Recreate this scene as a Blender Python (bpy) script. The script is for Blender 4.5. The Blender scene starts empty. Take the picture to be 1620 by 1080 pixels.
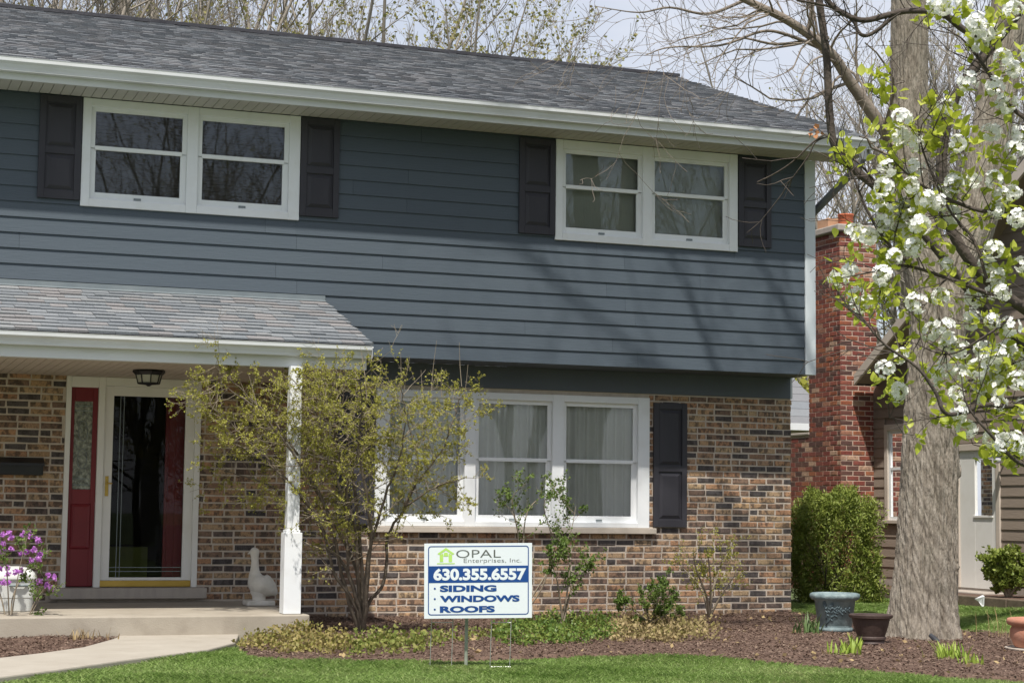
import bpy, math, random
import numpy as np
from mathutils import Vector, Matrix

# ------------------------------------------------------------------ camera, world, sun, exposure
sc = bpy.context.scene
COL = sc.collection
FPX, YAW, PITCH, ROLL = 2885.2, .3573, .0924, .0113
CAM = np.array([-10.277, -18.077, 1.15])
_f = np.array([math.sin(YAW)*math.cos(PITCH), math.cos(YAW)*math.cos(PITCH), math.sin(PITCH)])
_r = np.array([math.cos(YAW), -math.sin(YAW), 0.])
_u = np.cross(_r, _f)
_c, _s = math.cos(ROLL), math.sin(ROLL)
CR, CU, CF = _c*_r+_s*_u, -_s*_r+_c*_u, _f
cam = bpy.data.cameras.new('camera'); camo = bpy.data.objects.new('camera', cam); COL.objects.link(camo)
cam.sensor_fit = 'HORIZONTAL'; cam.sensor_width = 36.; cam.lens = 36.*FPX/1620.
cam.clip_start = .1; cam.clip_end = 2000.
camo.matrix_world = Matrix(((CR[0], CU[0], -CF[0], CAM[0]), (CR[1], CU[1], -CF[1], CAM[1]), (CR[2], CU[2], -CF[2], CAM[2]), (0, 0, 0, 1)))
sc.camera = camo

SUN = np.array([-.5, -1., 2.0]); SUN /= np.linalg.norm(SUN)
world = bpy.data.worlds.new('World'); sc.world = world; world.use_nodes = True
wt = world.node_tree; wn = wt.nodes; wl = wt.links; wn.clear()
wo = wn.new('ShaderNodeOutputWorld'); wb = wn.new('ShaderNodeBackground'); wb.inputs['Strength'].default_value = .1
sky = wn.new('ShaderNodeTexSky'); sky.sky_type = 'NISHITA'; sky.sun_disc = False
sky.sun_elevation = math.asin(SUN[2]); sky.sun_rotation = math.atan2(SUN[0], SUN[1])
sky.air_density = 1.0; sky.dust_density = 1.6; sky.ozone_density = 1.2
tc = wn.new('ShaderNodeTexCoord'); mp = wn.new('ShaderNodeMapping'); mp.inputs['Scale'].default_value = (1.1, 1.1, 3.2)
mp.inputs['Location'].default_value = (.3, .8, .25)
cn = wn.new('ShaderNodeTexNoise'); cn.inputs['Scale'].default_value = 1.9; cn.inputs['Detail'].default_value = 7; cn.inputs['Roughness'].default_value = .55
cr = wn.new('ShaderNodeMapRange'); cr.inputs[1].default_value = .32; cr.inputs[2].default_value = .68; cr.inputs[3].default_value = .25; cr.inputs[4].default_value = .96
cm = wn.new('ShaderNodeMixRGB'); cm.inputs[2].default_value = (6.2, 6.4, 7.0, 1)
wl.new(tc.outputs['Generated'], mp.inputs[0]); wl.new(mp.outputs[0], cn.inputs['Vector']); wl.new(cn.outputs['Fac'], cr.inputs[0])
wl.new(cr.outputs[0], cm.inputs[0]); wl.new(sky.outputs[0], cm.inputs[1]); wl.new(cm.outputs[0], wb.inputs[0]); wl.new(wb.outputs[0], wo.inputs[0])
sl = bpy.data.lights.new('sun', 'SUN'); sl.energy = 4.3; sl.angle = math.radians(1.0); sl.color = (1., .955, .88)
so = bpy.data.objects.new('sun', sl); COL.objects.link(so)
so.rotation_euler = Vector((-SUN[0], -SUN[1], -SUN[2])).to_track_quat('-Z', 'Y').to_euler(); so.location = (-8, -12, 20)
vs = sc.view_settings; vs.view_transform = 'Standard'; vs.look = 'None'; vs.gamma = 1; vs.exposure = .45
sc.cycles.max_bounces = 8; sc.cycles.transparent_max_bounces = 12

def at(u, v, D=None, x=None, y=None, z=None):
    """a point of the place seen at photo pixel (u, v) at forward distance D or on a plane"""
    d = CF + CR*((u-810)/FPX) - CU*((v-540)/FPX)
    if D is not None: t = D
    elif x is not None: t = (x-CAM[0])/d[0]
    elif y is not None: t = (y-CAM[1])/d[1]
    else: t = (z-CAM[2])/d[2]
    return CAM + t*d

# ------------------------------------------------------------------ helpers
def tag(o, label=None, cat=None, group=None, kind=None):
    if label: o['label'] = label
    if cat: o['category'] = cat
    if group: o['group'] = group
    if kind: o['kind'] = kind
    return o

def empty(name, loc=(0, 0, 0)):
    o = bpy.data.objects.new(name, None); COL.objects.link(o); o.location = loc; o.empty_display_size = .1
    return o

def link(name, me, parent=None):
    o = bpy.data.objects.new(name, me); COL.objects.link(o)
    if parent is not None:
        o.parent = parent
        q = parent; off = Vector((0, 0, 0))
        while q is not None: off += q.location; q = q.parent
        o.location = -off
    return o

def rel(o, parent, loc):
    """place a child at the world point loc"""
    off = Vector((0, 0, 0)); q = parent
    while q is not None: off += q.location; q = q.parent
    o.location = Vector(loc)-off
    return o

def fast_mesh(name, V, F, mat=None, smooth=False):
    me = bpy.data.meshes.new(name)
    V = np.asarray(V, np.float32); F = np.asarray(F, np.int32); n, k = F.shape
    me.vertices.add(len(V)); me.vertices.foreach_set('co', V.ravel())
    me.loops.add(n*k); me.loops.foreach_set('vertex_index', F.ravel())
    me.polygons.add(n); me.polygons.foreach_set('loop_start', np.arange(0, n*k, k, dtype=np.int32))
    if smooth: me.polygons.foreach_set('use_smooth', np.ones(n, bool))
    me.update(calc_edges=True)
    if mat: me.materials.append(mat)
    return me

class MB:
    def __init__(s): s.v = []; s.f = []
    def add(s, V, F):
        b = len(s.v); s.v += [tuple(map(float, p)) for p in V]; s.f += [tuple(i+b for i in f) for f in F]; return s
    def box(s, x0, x1, y0, y1, z0, z1):
        return s.add([(x0, y0, z0), (x1, y0, z0), (x1, y1, z0), (x0, y1, z0), (x0, y0, z1), (x1, y0, z1), (x1, y1, z1), (x0, y1, z1)],
                     [(0, 3, 2, 1), (4, 5, 6, 7), (0, 1, 5, 4), (1, 2, 6, 5), (2, 3, 7, 6), (3, 0, 4, 7)])
    def prism(s, prof, a, b, axis='x'):
        n = len(prof); P = []
        for t in (a, b):
            for p in prof: P.append((t, p[0], p[1]) if axis == 'x' else ((p[0], t, p[1]) if axis == 'y' else (p[0], p[1], t)))
        return s.add(P, [tuple(range(n))[::-1], tuple(range(n, 2*n))]+[(i, (i+1) % n, n+(i+1) % n, n+i) for i in range(n)])
    def lathe(s, prof, c=(0, 0, 0), n=24, caps=True, wob=None):
        V = []; F = []
        for j, (r, z) in enumerate(prof):
            for i in range(n):
                a = 2*math.pi*i/n; rr = r*(wob(a, j) if wob else 1)
                V.append((c[0]+rr*math.cos(a), c[1]+rr*math.sin(a), c[2]+z))
        m = len(prof)
        for j in range(m-1):
            for i in range(n): F.append((j*n+i, j*n+(i+1) % n, (j+1)*n+(i+1) % n, (j+1)*n+i))
        if caps: F.append(tuple(range(n))[::-1]); F.append(tuple(range((m-1)*n, m*n)))
        return s.add(V, F)
    def tube(s, P, R, n=8, cap=True, sq=None):
        V, F = tube_np(np.array(P, float), np.array(R, float), n, sq)
        s.add(V, F)
        if cap:
            b = len(s.v)-len(V); s.f.append(tuple(b+i for i in range(n))[::-1]); s.f.append(tuple(b+len(V)-n+i for i in range(n)))
        return s
    def build(s, name, mat=None, parent=None, smooth=False, bevel=0, auto=None):
        me = bpy.data.meshes.new(name); me.from_pydata(s.v, [], s.f); me.update()
        if smooth: me.polygons.foreach_set('use_smooth', [True]*len(me.polygons))
        if mat: me.materials.append(mat)
        o = link(name, me, parent)
        if bevel:
            m = o.modifiers.new('bevel', 'BEVEL'); m.width = bevel; m.segments = 2; m.limit_method = 'ANGLE'; m.angle_limit = .6
        return o

def bx(name, x0, x1, y0, y1, z0, z1, mat, parent, bevel=0): return MB().box(x0, x1, y0, y1, z0, z1).build(name, mat, parent, bevel=bevel)

def tube_np(P, R, n, sq=None):
    T = np.gradient(P, axis=0); T /= (np.linalg.norm(T, axis=1)[:, None]+1e-9)
    ref = np.array([0., 0., 1.]) if abs(T[0][2]) < .9 else np.array([1., 0., 0.])
    N = np.zeros_like(P); v = np.cross(T[0], ref); v /= np.linalg.norm(v); N[0] = v
    for i in range(1, len(P)):
        v = N[i-1]-T[i]*np.dot(N[i-1], T[i]); N[i] = v/(np.linalg.norm(v)+1e-9)
    B = np.cross(T, N); a = np.arange(n)*2*np.pi/n
    c, s_ = np.cos(a), np.sin(a)
    if sq is not None: s_ = s_*sq
    V = P[:, None, :]+R[:, None, None]*(c[None, :, None]*N[:, None, :]+s_[None, :, None]*B[:, None, :])
    m = len(P); i = np.arange(m-1)[:, None]*n; j = np.arange(n)[None, :]; k = (j+1) % n
    F = np.stack([i+j, i+k, i+n+k, i+n+j], -1).reshape(-1, 4)
    return V.reshape(-1, 3), F

def tubes_mesh(name, lines, mat, smooth=True, sides=lambda r: 8 if r > .03 else (5 if r > .008 else 3)):
    Vs = []; Fs = []; b = 0
    for P, R in lines:
        V, F = tube_np(np.asarray(P, float), np.asarray(R, float), sides(R[0])); Vs.append(V); Fs.append(F+b); b += len(V)
    return fast_mesh(name, np.concatenate(Vs), np.concatenate(Fs), mat, smooth)

def leaf_quads(P, U, W):
    """rhombic, slightly folded leaves: base P, length vector U, half-width vector W"""
    n = len(P); Nn = np.cross(U, W); Nn /= (np.linalg.norm(Nn, axis=1)[:, None]+1e-9); L = np.linalg.norm(U, axis=1)[:, None]
    V = np.stack([P, P+U*.45+W+Nn*L*.08, P+U, P+U*.45-W+Nn*L*.08], 1).reshape(-1, 3)
    F = np.arange(4*n).reshape(n, 4)
    return V, F

def rand_dirs(n, rng, up=0.):
    d = rng.normal(size=(n, 3)); d[:, 2] += up; d /= np.linalg.norm(d, axis=1)[:, None]
    return d

def leaves_mesh(name, P, size, mat, rng, up=.3, wid=.35, base=None):
    n = len(P); d = rand_dirs(n, rng, up)
    if base is not None: d = d*.7+base; d /= np.linalg.norm(d, axis=1)[:, None]
    s = size*rng.uniform(.6, 1.25, n)[:, None]
    w = np.cross(d, rand_dirs(n, rng)); w /= (np.linalg.norm(w, axis=1)[:, None]+1e-9)
    V, F = leaf_quads(np.asarray(P), d*s, w*s*wid)
    return fast_mesh(name, V, F, mat)

def resample(P, k):
    """smooth curve (Catmull-Rom) through control points"""
    P = np.asarray(P, float); Q = np.vstack([2*P[0]-P[1], P, 2*P[-1]-P[-2]]); out = []
    for i in range(1, len(Q)-2):
        for t in np.arange(k)/k:
            a, b, c, d = Q[i-1], Q[i], Q[i+1], Q[i+2]
            out.append(.5*((2*b)+(-a+c)*t+(2*a-5*b+4*c-d)*t*t+(-a+3*b-3*c+d)*t**3))
    out.append(P[-1]); return np.array(out)

def grow(lines, pts, p, d, L, r, lev, rng, spread=.8, trop=.15, nch=(3, 5), wob=.12, ratio=.6, rr=.55, seg=5, rmin=.002, leafy=1, start=.3):
    """a twig with side twigs; lines collects tubes, pts the points where leaves may sit"""
    P = [p]; dd = d.copy(); st = L/seg
    for i in range(seg):
        dd = dd+rng.normal(size=3)*wob+np.array([0, 0, trop*st if L > 1 else trop*.3]); dd /= np.linalg.norm(dd)
        P.append(P[-1]+dd*st)
    P = np.array(P); R = np.linspace(r, max(r*.35, rmin), seg+1); lines.append((P, R))
    if lev <= leafy: pts += [tuple(P[i]+(P[i+1]-P[i])*rng.random()) for i in range(seg) for _ in range(2)]+[tuple(P[-1])]
    if lev > 0:
        for _ in range(rng.integers(nch[0], nch[1]+1)):
            t = start+(1-start)*rng.random(); i = min(int(t*seg), seg-1); q = P[i]+(P[i+1]-P[i])*(t*seg-i)
            ax = (P[i+1]-P[i]); ax /= np.linalg.norm(ax)
            s = rng.normal(size=3); s -= ax*np.dot(s, ax); s /= np.linalg.norm(s)
            nd = ax*math.cos(spread)+s*math.sin(spread)*(.7+.6*rng.random()); nd /= np.linalg.norm(nd)
            grow(lines, pts, q, nd, L*ratio*(.7+.5*rng.random())*(1.15-t*.4), max(R[i]*rr, rmin), lev-1, rng, spread, trop, nch, wob, ratio, rr, seg, rmin, leafy, start)

# ------------------------------------------------------------------ materials
def nodes(name):
    m = bpy.data.materials.new(name); m.use_nodes = True; nt = m.node_tree; nt.nodes.clear()
    o = nt.nodes.new('ShaderNodeOutputMaterial'); b = nt.nodes.new('ShaderNodeBsdfPrincipled'); nt.links.new(b.outputs[0], o.inputs[0])
    return m, nt, b, o

def ramp(nt, cols, const=False, pos=None):
    r = nt.nodes.new('ShaderNodeValToRGB'); e = r.color_ramp; n = len(cols)
    if const: e.interpolation = 'CONSTANT'
    while len(e.elements) < n: e.elements.new(.5)
    for i, c in enumerate(cols):
        e.elements[i].position = (pos[i] if pos else (i/n if const else i/max(1, n-1))); e.elements[i].color = (*c, 1)
    return r

def pos_noise(nt, scale, detail=5, stretch=(1, 1, 1), rough=.55, coord='pos'):
    if coord == 'pos': g = nt.nodes.new('ShaderNodeNewGeometry'); out = g.outputs['Position']
    else: g = nt.nodes.new('ShaderNodeTexCoord'); out = g.outputs['Object']
    mp = nt.nodes.new('ShaderNodeMapping'); mp.inputs['Scale'].default_value = stretch
    n = nt.nodes.new('ShaderNodeTexNoise'); n.inputs['Scale'].default_value = scale; n.inputs['Detail'].default_value = detail; n.inputs['Roughness'].default_value = rough
    nt.links.new(out, mp.inputs[0]); nt.links.new(mp.outputs[0], n.inputs['Vector'])
    return n

def contrast(nt, sock, a=.3, b=.7):
    m = nt.nodes.new('ShaderNodeMapRange'); m.inputs[1].default_value = a; m.inputs[2].default_value = b; nt.links.new(sock, m.inputs[0]); return m.outputs[0]

def rnd_sock(nt, rnd):
    if rnd == 'object': return nt.nodes.new('ShaderNodeObjectInfo').outputs['Random']
    return nt.nodes.new('ShaderNodeNewGeometry').outputs['Random Per Island']

def pm(name, cols, scale=4, rough=.65, bump=0, bscale=60, rnd=None, stretch=(1, 1, 1), bstretch=None, metal=0, spec=.35, detail=5, translucent=0, dirt=None, a=.3, b=.7, coord='pos'):
    m, nt, B, out = nodes(name)
    n = pos_noise(nt, scale, detail, stretch, coord=coord); fac = contrast(nt, n.outputs['Fac'], a, b)
    if rnd:
        mx = nt.nodes.new('ShaderNodeMath'); mx.operation = 'MULTIPLY_ADD'; mx.inputs[1].default_value = .45
        ad = nt.nodes.new('ShaderNodeMath'); ad.operation = 'MULTIPLY'; ad.inputs[1].default_value = .55
        nt.links.new(rnd_sock(nt, rnd), ad.inputs[0]); nt.links.new(fac, mx.inputs[0]); nt.links.new(ad.outputs[0], mx.inputs[2]); fac = mx.outputs[0]
    r = ramp(nt, cols if len(cols) > 1 else [cols[0], cols[0]]); nt.links.new(fac, r.inputs[0]); colr = r.outputs[0]
    if dirt:
        dn = pos_noise(nt, dirt[1], 6, dirt[3] if len(dirt) > 3 else (1, 1, 1)); df = contrast(nt, dn.outputs['Fac'], .5, .8)
        dm = nt.nodes.new('ShaderNodeMath'); dm.operation = 'MULTIPLY'; dm.inputs[1].default_value = dirt[2]; nt.links.new(df, dm.inputs[0])
        mm = nt.nodes.new('ShaderNodeMixRGB'); mm.inputs[2].default_value = (*dirt[0], 1); nt.links.new(dm.outputs[0], mm.inputs[0]); nt.links.new(colr, mm.inputs[1]); colr = mm.outputs[0]
    nt.links.new(colr, B.inputs['Base Color']); B.inputs['Roughness'].default_value = rough; B.inputs['Metallic'].default_value = metal
    B.inputs['Specular IOR Level'].default_value = spec
    if bump:
        bn = pos_noise(nt, bscale, 6, bstretch or stretch); bb = nt.nodes.new('ShaderNodeBump'); bb.inputs['Strength'].default_value = bump; bb.inputs['Distance'].default_value = .02
        nt.links.new(bn.outputs['Fac'], bb.inputs['Height']); nt.links.new(bb.outputs[0], B.inputs['Normal'])
    if translucent:
        t = nt.nodes.new('ShaderNodeBsdfTranslucent'); nt.links.new(colr, t.inputs[0]); mxs = nt.nodes.new('ShaderNodeMixShader'); mxs.inputs[0].default_value = translucent
        nt.links.new(B.outputs[0], mxs.inputs[1]); nt.links.new(t.outputs[0], mxs.inputs[2]); nt.links.new(mxs.outputs[0], out.inputs[0])
    return m

def brick_mat(name, cols, dark, rnd, blotch=.72):
    m, nt, B, out = nodes(name)
    r = ramp(nt, cols, True); nt.links.new(rnd_sock(nt, rnd), r.inputs[0])
    n1 = pos_noise(nt, 14, 7, (1.5, 1.5, .9)); f1 = contrast(nt, n1.outputs['Fac'], .47, .58)
    k = nt.nodes.new('ShaderNodeMath'); k.operation = 'MULTIPLY'; k.inputs[1].default_value = blotch; nt.links.new(f1, k.inputs[0])
    mx = nt.nodes.new('ShaderNodeMixRGB'); mx.inputs[2].default_value = (*dark, 1); nt.links.new(k.outputs[0], mx.inputs[0]); nt.links.new(r.outputs[0], mx.inputs[1])
    n2 = pos_noise(nt, 60, 5); f2 = contrast(nt, n2.outputs['Fac'], .25, .75)
    r2 = ramp(nt, [(.62, .62, .62), (1.3, 1.25, 1.2)]); nt.links.new(f2, r2.inputs[0])
    mu = nt.nodes.new('ShaderNodeMixRGB'); mu.blend_type = 'MULTIPLY'; mu.inputs[0].default_value = 1; nt.links.new(mx.outputs[0], mu.inputs[1]); nt.links.new(r2.outputs[0], mu.inputs[2])
    nt.links.new(mu.outputs[0], B.inputs['Base Color']); B.inputs['Roughness'].default_value = .9; B.inputs['Specular IOR Level'].default_value = .2
    bb = nt.nodes.new('ShaderNodeBump'); bb.inputs['Strength'].default_value = .6; bb.inputs['Distance'].default_value = .006
    nt.links.new(n2.outputs['Fac'], bb.inputs['Height']); nt.links.new(bb.outputs[0], B.inputs['Normal'])
    return m

def glass_mat(name, tint=(.97, .985, .98), ior=1.72, wav=.0015):
    m, nt, B, out = nodes(name); nt.nodes.remove(B)
    tr = nt.nodes.new('ShaderNodeBsdfTransparent'); tr.inputs[0].default_value = (*tint, 1)
    gl = nt.nodes.new('ShaderNodeBsdfGlossy'); gl.inputs['Roughness'].default_value = .012; gl.inputs[0].default_value = (.95, .97, 1, 1)
    fr = nt.nodes.new('ShaderNodeFresnel'); fr.inputs['IOR'].default_value = ior
    n = pos_noise(nt, 2.2, 2); bb = nt.nodes.new('ShaderNodeBump'); bb.inputs['Strength'].default_value = wav; bb.inputs['Distance'].default_value = .1
    nt.links.new(n.outputs['Fac'], bb.inputs['Height']); nt.links.new(bb.outputs[0], gl.inputs['Normal'])
    mx = nt.nodes.new('ShaderNodeMixShader'); nt.links.new(fr.outputs[0], mx.inputs[0]); nt.links.new(tr.outputs[0], mx.inputs[1]); nt.links.new(gl.outputs[0], mx.inputs[2]); nt.links.new(mx.outputs[0], out.inputs[0])
    return m

K = {}
K['siding'] = pm('siding_paint', [(.059, .077, .096), (.071, .090, .109)], 1.3, .55, .12, 30, rnd='object', stretch=(.25, 1, 3), dirt=((.058, .07, .09), 2.5, .25))
K['frieze'] = pm('frieze_paint', [(.085, .10, .118), (.095, .112, .13)], 2, .6)
K['white'] = pm('white_trim', [(.70, .72, .735), (.77, .785, .795)], 3, .5, dirt=((.48, .47, .43), 6, .3))
K['vinyl'] = pm('white_vinyl', [(.72, .74, .75), (.78, .79, .79)], 3, .4)
K['gutter'] = pm('gutter_metal', [(.585, .605, .62), (.655, .67, .68)], 1.2, .42, stretch=(.6, 1, 3), dirt=((.36, .34, .30), 4, .35, (.5, 1, 2)))
K['soffit'] = pm('soffit_vinyl', [(.46, .45, .40), (.52, .50, .45)], 2, .6)
K['porch_soffit'] = pm('porch_ceiling', [(.44, .38, .33), (.50, .44, .38)], 2, .6)
K['corner'] = pm('corner_trim', [(.52, .57, .60), (.58, .62, .64)], 2, .5)
K['shutter'] = pm('shutter_vinyl', [(.028, .027, .034), (.040, .038, .046)], 3, .5, .05, 90, stretch=(1, 1, .2))
K['mortar'] = pm('mortar', [(.43, .365, .30), (.56, .485, .41)], 9, .95, .5, 120)
BC = [(.42, .285, .165), (.19, .13, .10), (.37, .245, .145), (.088, .08, .08), (.37, .215, .13), (.44, .32, .195), (.13, .10, .088), (.33, .225, .14), (.10, .088, .085), (.41, .245, .145), (.25, .16, .11), (.40, .285, .18), (.33, .215, .14), (.35, .235, .155), (.43, .285, .17), (.22, .15, .11)]
K['brick'] = brick_mat('brown_brick', BC, (.05, .043, .042), 'object'); K['brick_i'] = brick_mat('brown_brick_mass', BC, (.05, .043, .042), 'island')
RC = [(.20, .062, .045), (.15, .05, .04), (.24, .085, .05), (.085, .05, .046), (.19, .065, .052), (.26, .105, .06), (.13, .056, .048), (.17, .05, .042), (.36, .25, .19), (.21, .075, .056), (.11, .06, .052), (.18, .06, .05), (.27, .14, .10)]
K['redbrick'] = brick_mat('red_brick', [(min(.5, q[0]*1.2), q[1]*1.16, q[2]*1.1) for q in RC], (.12, .06, .055), 'object', .35); K['redbrick_i'] = brick_mat('red_brick_mass', [(min(.5, q[0]*1.2), q[1]*1.16, q[2]*1.1) for q in RC], (.12, .06, .055), 'island', .35)
K['redmortar'] = pm('pale_mortar', [(.45, .34, .27), (.55, .43, .35)], 20, .95, .4, 120)
SC_ = [tuple(c*1.22*k for c, k in zip(q, (.955, 1., 1.06))) for q in [(.125, .128, .134), (.145, .148, .152), (.165, .167, .169), (.135, .133, .135), (.155, .152, .153), (.115, .119, .125), (.15, .155, .16), (.16, .157, .156)]]
def shingle_mat(name, cols, rnd):
    m, nt, B, out = nodes(name); r = ramp(nt, cols, True); nt.links.new(rnd_sock(nt, rnd), r.inputs[0])
    n = pos_noise(nt, 130, 3); f = contrast(nt, n.outputs['Fac'], .3, .7); r2 = ramp(nt, [(.6, .6, .6), (1.35, 1.33, 1.3)]); nt.links.new(f, r2.inputs[0])
    nb = pos_noise(nt, 1.1, 4); fb = contrast(nt, nb.outputs['Fac'], .3, .7); r3 = ramp(nt, [(.92, .92, .92), (1.08, 1.07, 1.06)]); nt.links.new(fb, r3.inputs[0])
    col = r.outputs[0]
    for q in (r2, r3):
        mu = nt.nodes.new('ShaderNodeMixRGB'); mu.blend_type = 'MULTIPLY'; mu.inputs[0].default_value = 1; nt.links.new(col, mu.inputs[1]); nt.links.new(q.outputs[0], mu.inputs[2]); col = mu.outputs[0]
    nt.links.new(col, B.inputs['Base Color']); B.inputs['Roughness'].default_value = .95; B.inputs['Specular IOR Level'].default_value = .15
    bb = nt.nodes.new('ShaderNodeBump'); bb.inputs['Strength'].default_value = .5; bb.inputs['Distance'].default_value = .004; nt.links.new(n.outputs['Fac'], bb.inputs['Height']); nt.links.new(bb.outputs[0], B.inputs['Normal'])
    return m
PC_ = [(.192, .207, .222), (.172, .188, .205), (.214, .210, .215), (.183, .2, .216), (.228, .238, .248), (.205, .203, .209), (.158, .173, .19), (.198, .213, .23)]
K['shingle'] = shingle_mat('grey_shingle', SC_, 'island'); K['pshingle'] = shingle_mat('porch_shingle', PC_, 'object'); K['pshingle_i'] = shingle_mat('porch_shingle_mass', PC_, 'island')
K['underlay'] = pm('roof_underlay', [(.05, .05, .055), (.06, .06, .065)], 3, .9)
K['ridge'] = pm('ridge_cap', [(.035, .035, .042), (.06, .06, .068)], 5, .9, .4, 80)
K['flash'] = pm('flashing', [(.13, .155, .17), (.17, .195, .205)], 4, .5)
K['glass'] = glass_mat('window_glass'); K['glass_door'] = glass_mat('door_glass', (.80, .82, .80), 1.28)
K['curtain'] = pm('sheer_curtain', [(.80, .80, .75), (.88, .88, .83)], 3, .9, translucent=.2)
K['blind'] = pm('roller_shade', [(.34, .36, .31), (.40, .42, .36)], 2, .8)
K['darkblind'] = pm('dark_blind', [(.045, .042, .038), (.065, .06, .052)], 3, .7)
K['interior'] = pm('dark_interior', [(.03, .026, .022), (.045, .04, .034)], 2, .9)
K['red'] = pm('red_door_paint', [(.15, .013, .019), (.18, .017, .023)], 3, .45)
K['bevel'] = pm('leaded_glass', [(.10, .11, .085), (.34, .36, .29)], 22, .12, .8, 30, a=.4, b=.65, spec=.6)
K['came'] = pm('lead_came', [(.17, .20, .21), (.22, .25, .26)], 5, .4)
K['brass'] = pm('brass', [(.42, .28, .06), (.5, .34, .09)], 4, .35, metal=.7)
K['concrete'] = pm('concrete', [(.30, .262, .21), (.37, .33, .27)], 2.2, .85, .15, 90, dirt=((.19, .16, .125), 5, .5), detail=8)
K['walk'] = pm('walk_concrete', [(.33, .295, .245), (.385, .35, .295)], 2.5, .85, .15, 120, dirt=((.24, .21, .17), 7, .35), detail=8)
K['stone'] = pm('sill_stone', [(.42, .37, .31), (.50, .44, .38)], 6, .85, .1, 80)
K['stepstone'] = pm('step_stone', [(.33, .29, .255), (.41, .36, .31)], 5, .85, .15, 60, stretch=(3, 1, .6))
K['statue'] = pm('cast_stone', [(.58, .55, .49), (.68, .645, .585)], 8, .9, .2, 90, dirt=((.30, .27, .22), 9, .4))
K['black'] = pm('black_metal', [(.012, .012, .014), (.02, .02, .022)], 5, .4)
K['frost'] = pm('lamp_glass', [(.35, .35, .31), (.42, .42, .38)], 9, .3)
K['sign'] = pm('sign_plastic', [(.74, .79, .84), (.78, .82, .86)], 2, .4)
K['blue'] = pm('sign_blue', [(.012, .06, .24), (.015, .07, .27)], 3, .45)
K['green'] = pm('sign_green', [(.42, .68, .12), (.50, .74, .2)], 3, .5)
K['grey'] = pm('sign_grey', [(.10, .11, .10), (.13, .14, .13)], 3, .5)
K['wire'] = pm('galvanised_wire', [(.33, .34, .33), (.45, .45, .44)], 9, .4, metal=.4)
K['stake'] = pm('stake_paint', [(.22, .25, .20), (.32, .34, .29)], 14, .6)
K['bin'] = pm('bin_plastic', [(.50, .51, .49), (.56, .57, .55)], 4, .45, dirt=((.36, .35, .32), 8, .3))
K['ground'] = pm('lawn_soil', [(.075, .105, .04), (.10, .135, .05), (.09, .10, .05)], 3, .95, .5, 40, detail=8)
K['grass'] = pm('grass_blade', [(.22, .36, .08), (.34, .49, .14), (.42, .54, .20), (.58, .58, .30)], .9, .5, rnd='island', translucent=.45)
K['mulch'] = pm('bark_mulch', [(.045, .026, .018), (.10, .060, .043), (.155, .10, .075), (.065, .038, .027)], 14, .95, 1.0, 55, detail=10)
K['chip'] = pm('mulch_chip', [(.05, .028, .02), (.11, .068, .05), (.17, .115, .085), (.30, .23, .17)], 5, .95, rnd='island')
K['dryleaf'] = pm('dry_leaf', [(.33, .24, .11), (.44, .33, .17), (.22, .14, .07)], 4, .9, rnd='island', translucent=.2)
K['cover'] = pm('ground_cover_leaf', [(.085, .13, .022), (.17, .21, .04), (.27, .26, .075), (.06, .10, .02)], 2.2, .6, rnd='island', translucent=.25)
K['bark'] = pm('tree_bark', [(.17, .142, .112), (.275, .238, .194), (.35, .31, .26)], 20, .95, 1., 65, stretch=(1, 1, .28), bstretch=(1, 1, .3), dirt=((.20, .19, .145), 5, .5), detail=10)
K['limb'] = pm('limb_bark', [(.17, .14, .115), (.27, .225, .18)], 10, .9, .5, 40)
K['darkbark'] = pm('dark_bark', [(.05, .04, .034), (.10, .08, .066)], 12, .9, .6, 40)
K['twig'] = pm('twig_bark', [(.22, .175, .13), (.33, .27, .20)], 6, .9)
K['bgbark'] = pm('grey_twigs', [(.20, .175, .145), (.32, .285, .24)], 1.5, .9)
K['shrubbark'] = pm('shrub_bark', [(.20, .165, .12), (.34, .285, .21)], 8, .9)
K['budleaf'] = pm('spring_leaf', [(.23, .235, .032), (.35, .345, .06), (.48, .45, .11)], 3, .55, rnd='island', translucent=.35)
K['bgleaf'] = pm('young_leaf', [(.20, .21, .06), (.30, .29, .10), (.26, .20, .09)], 1, .6, rnd='island', translucent=.3)
K['pearleaf'] = pm('pear_leaf', [(.30, .37, .03), (.44, .49, .055), (.58, .61, .14)], 8, .45, rnd='object', translucent=.45)
K['pearleaf_i'] = pm('pear_leaf_mass', [(.30, .37, .03), (.44, .49, .055), (.58, .61, .14)], 8, .45, rnd='island', translucent=.45)
K['petal'] = pm('white_petal', [(.86, .86, .83), (.92, .92, .90)], 30, .6, translucent=.3)
K['anther'] = pm('flower_centre', [(.30, .27, .10), (.22, .12, .10)], 40, .7)
K['purple'] = pm('purple_petal', [(.50, .16, .58), (.66, .30, .74), (.42, .10, .48)], 20, .6, rnd='island', translucent=.35)
K['yew'] = pm('yew_needle', [(.085, .13, .02), (.16, .21, .035), (.26, .30, .06), (.06, .095, .018)], 3.5, .55, rnd='island', translucent=.2)
K['greenleaf'] = pm('shrub_leaf', [(.07, .13, .02), (.12, .19, .035), (.19, .25, .06)], 3, .55, rnd='island', translucent=.3)
K['sprout'] = pm('lily_leaf', [(.24, .36, .04), (.38, .48, .09), (.17, .28, .03)], 4, .5, rnd='island', translucent=.35)
K['tulip'] = pm('tulip_leaf', [(.10, .17, .06), (.17, .25, .09)], 5, .5, rnd='island', translucent=.3)
K['bluepot'] = pm('verdigris_pot', [(.12, .17, .18), (.19, .25, .26), (.27, .33, .33)], 9, .6, .3, 40, dirt=((.06, .075, .08), 8, .6))
K['brownpot'] = pm('brown_pot', [(.045, .028, .024), (.075, .05, .042)], 7, .55, .2, 50)
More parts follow.
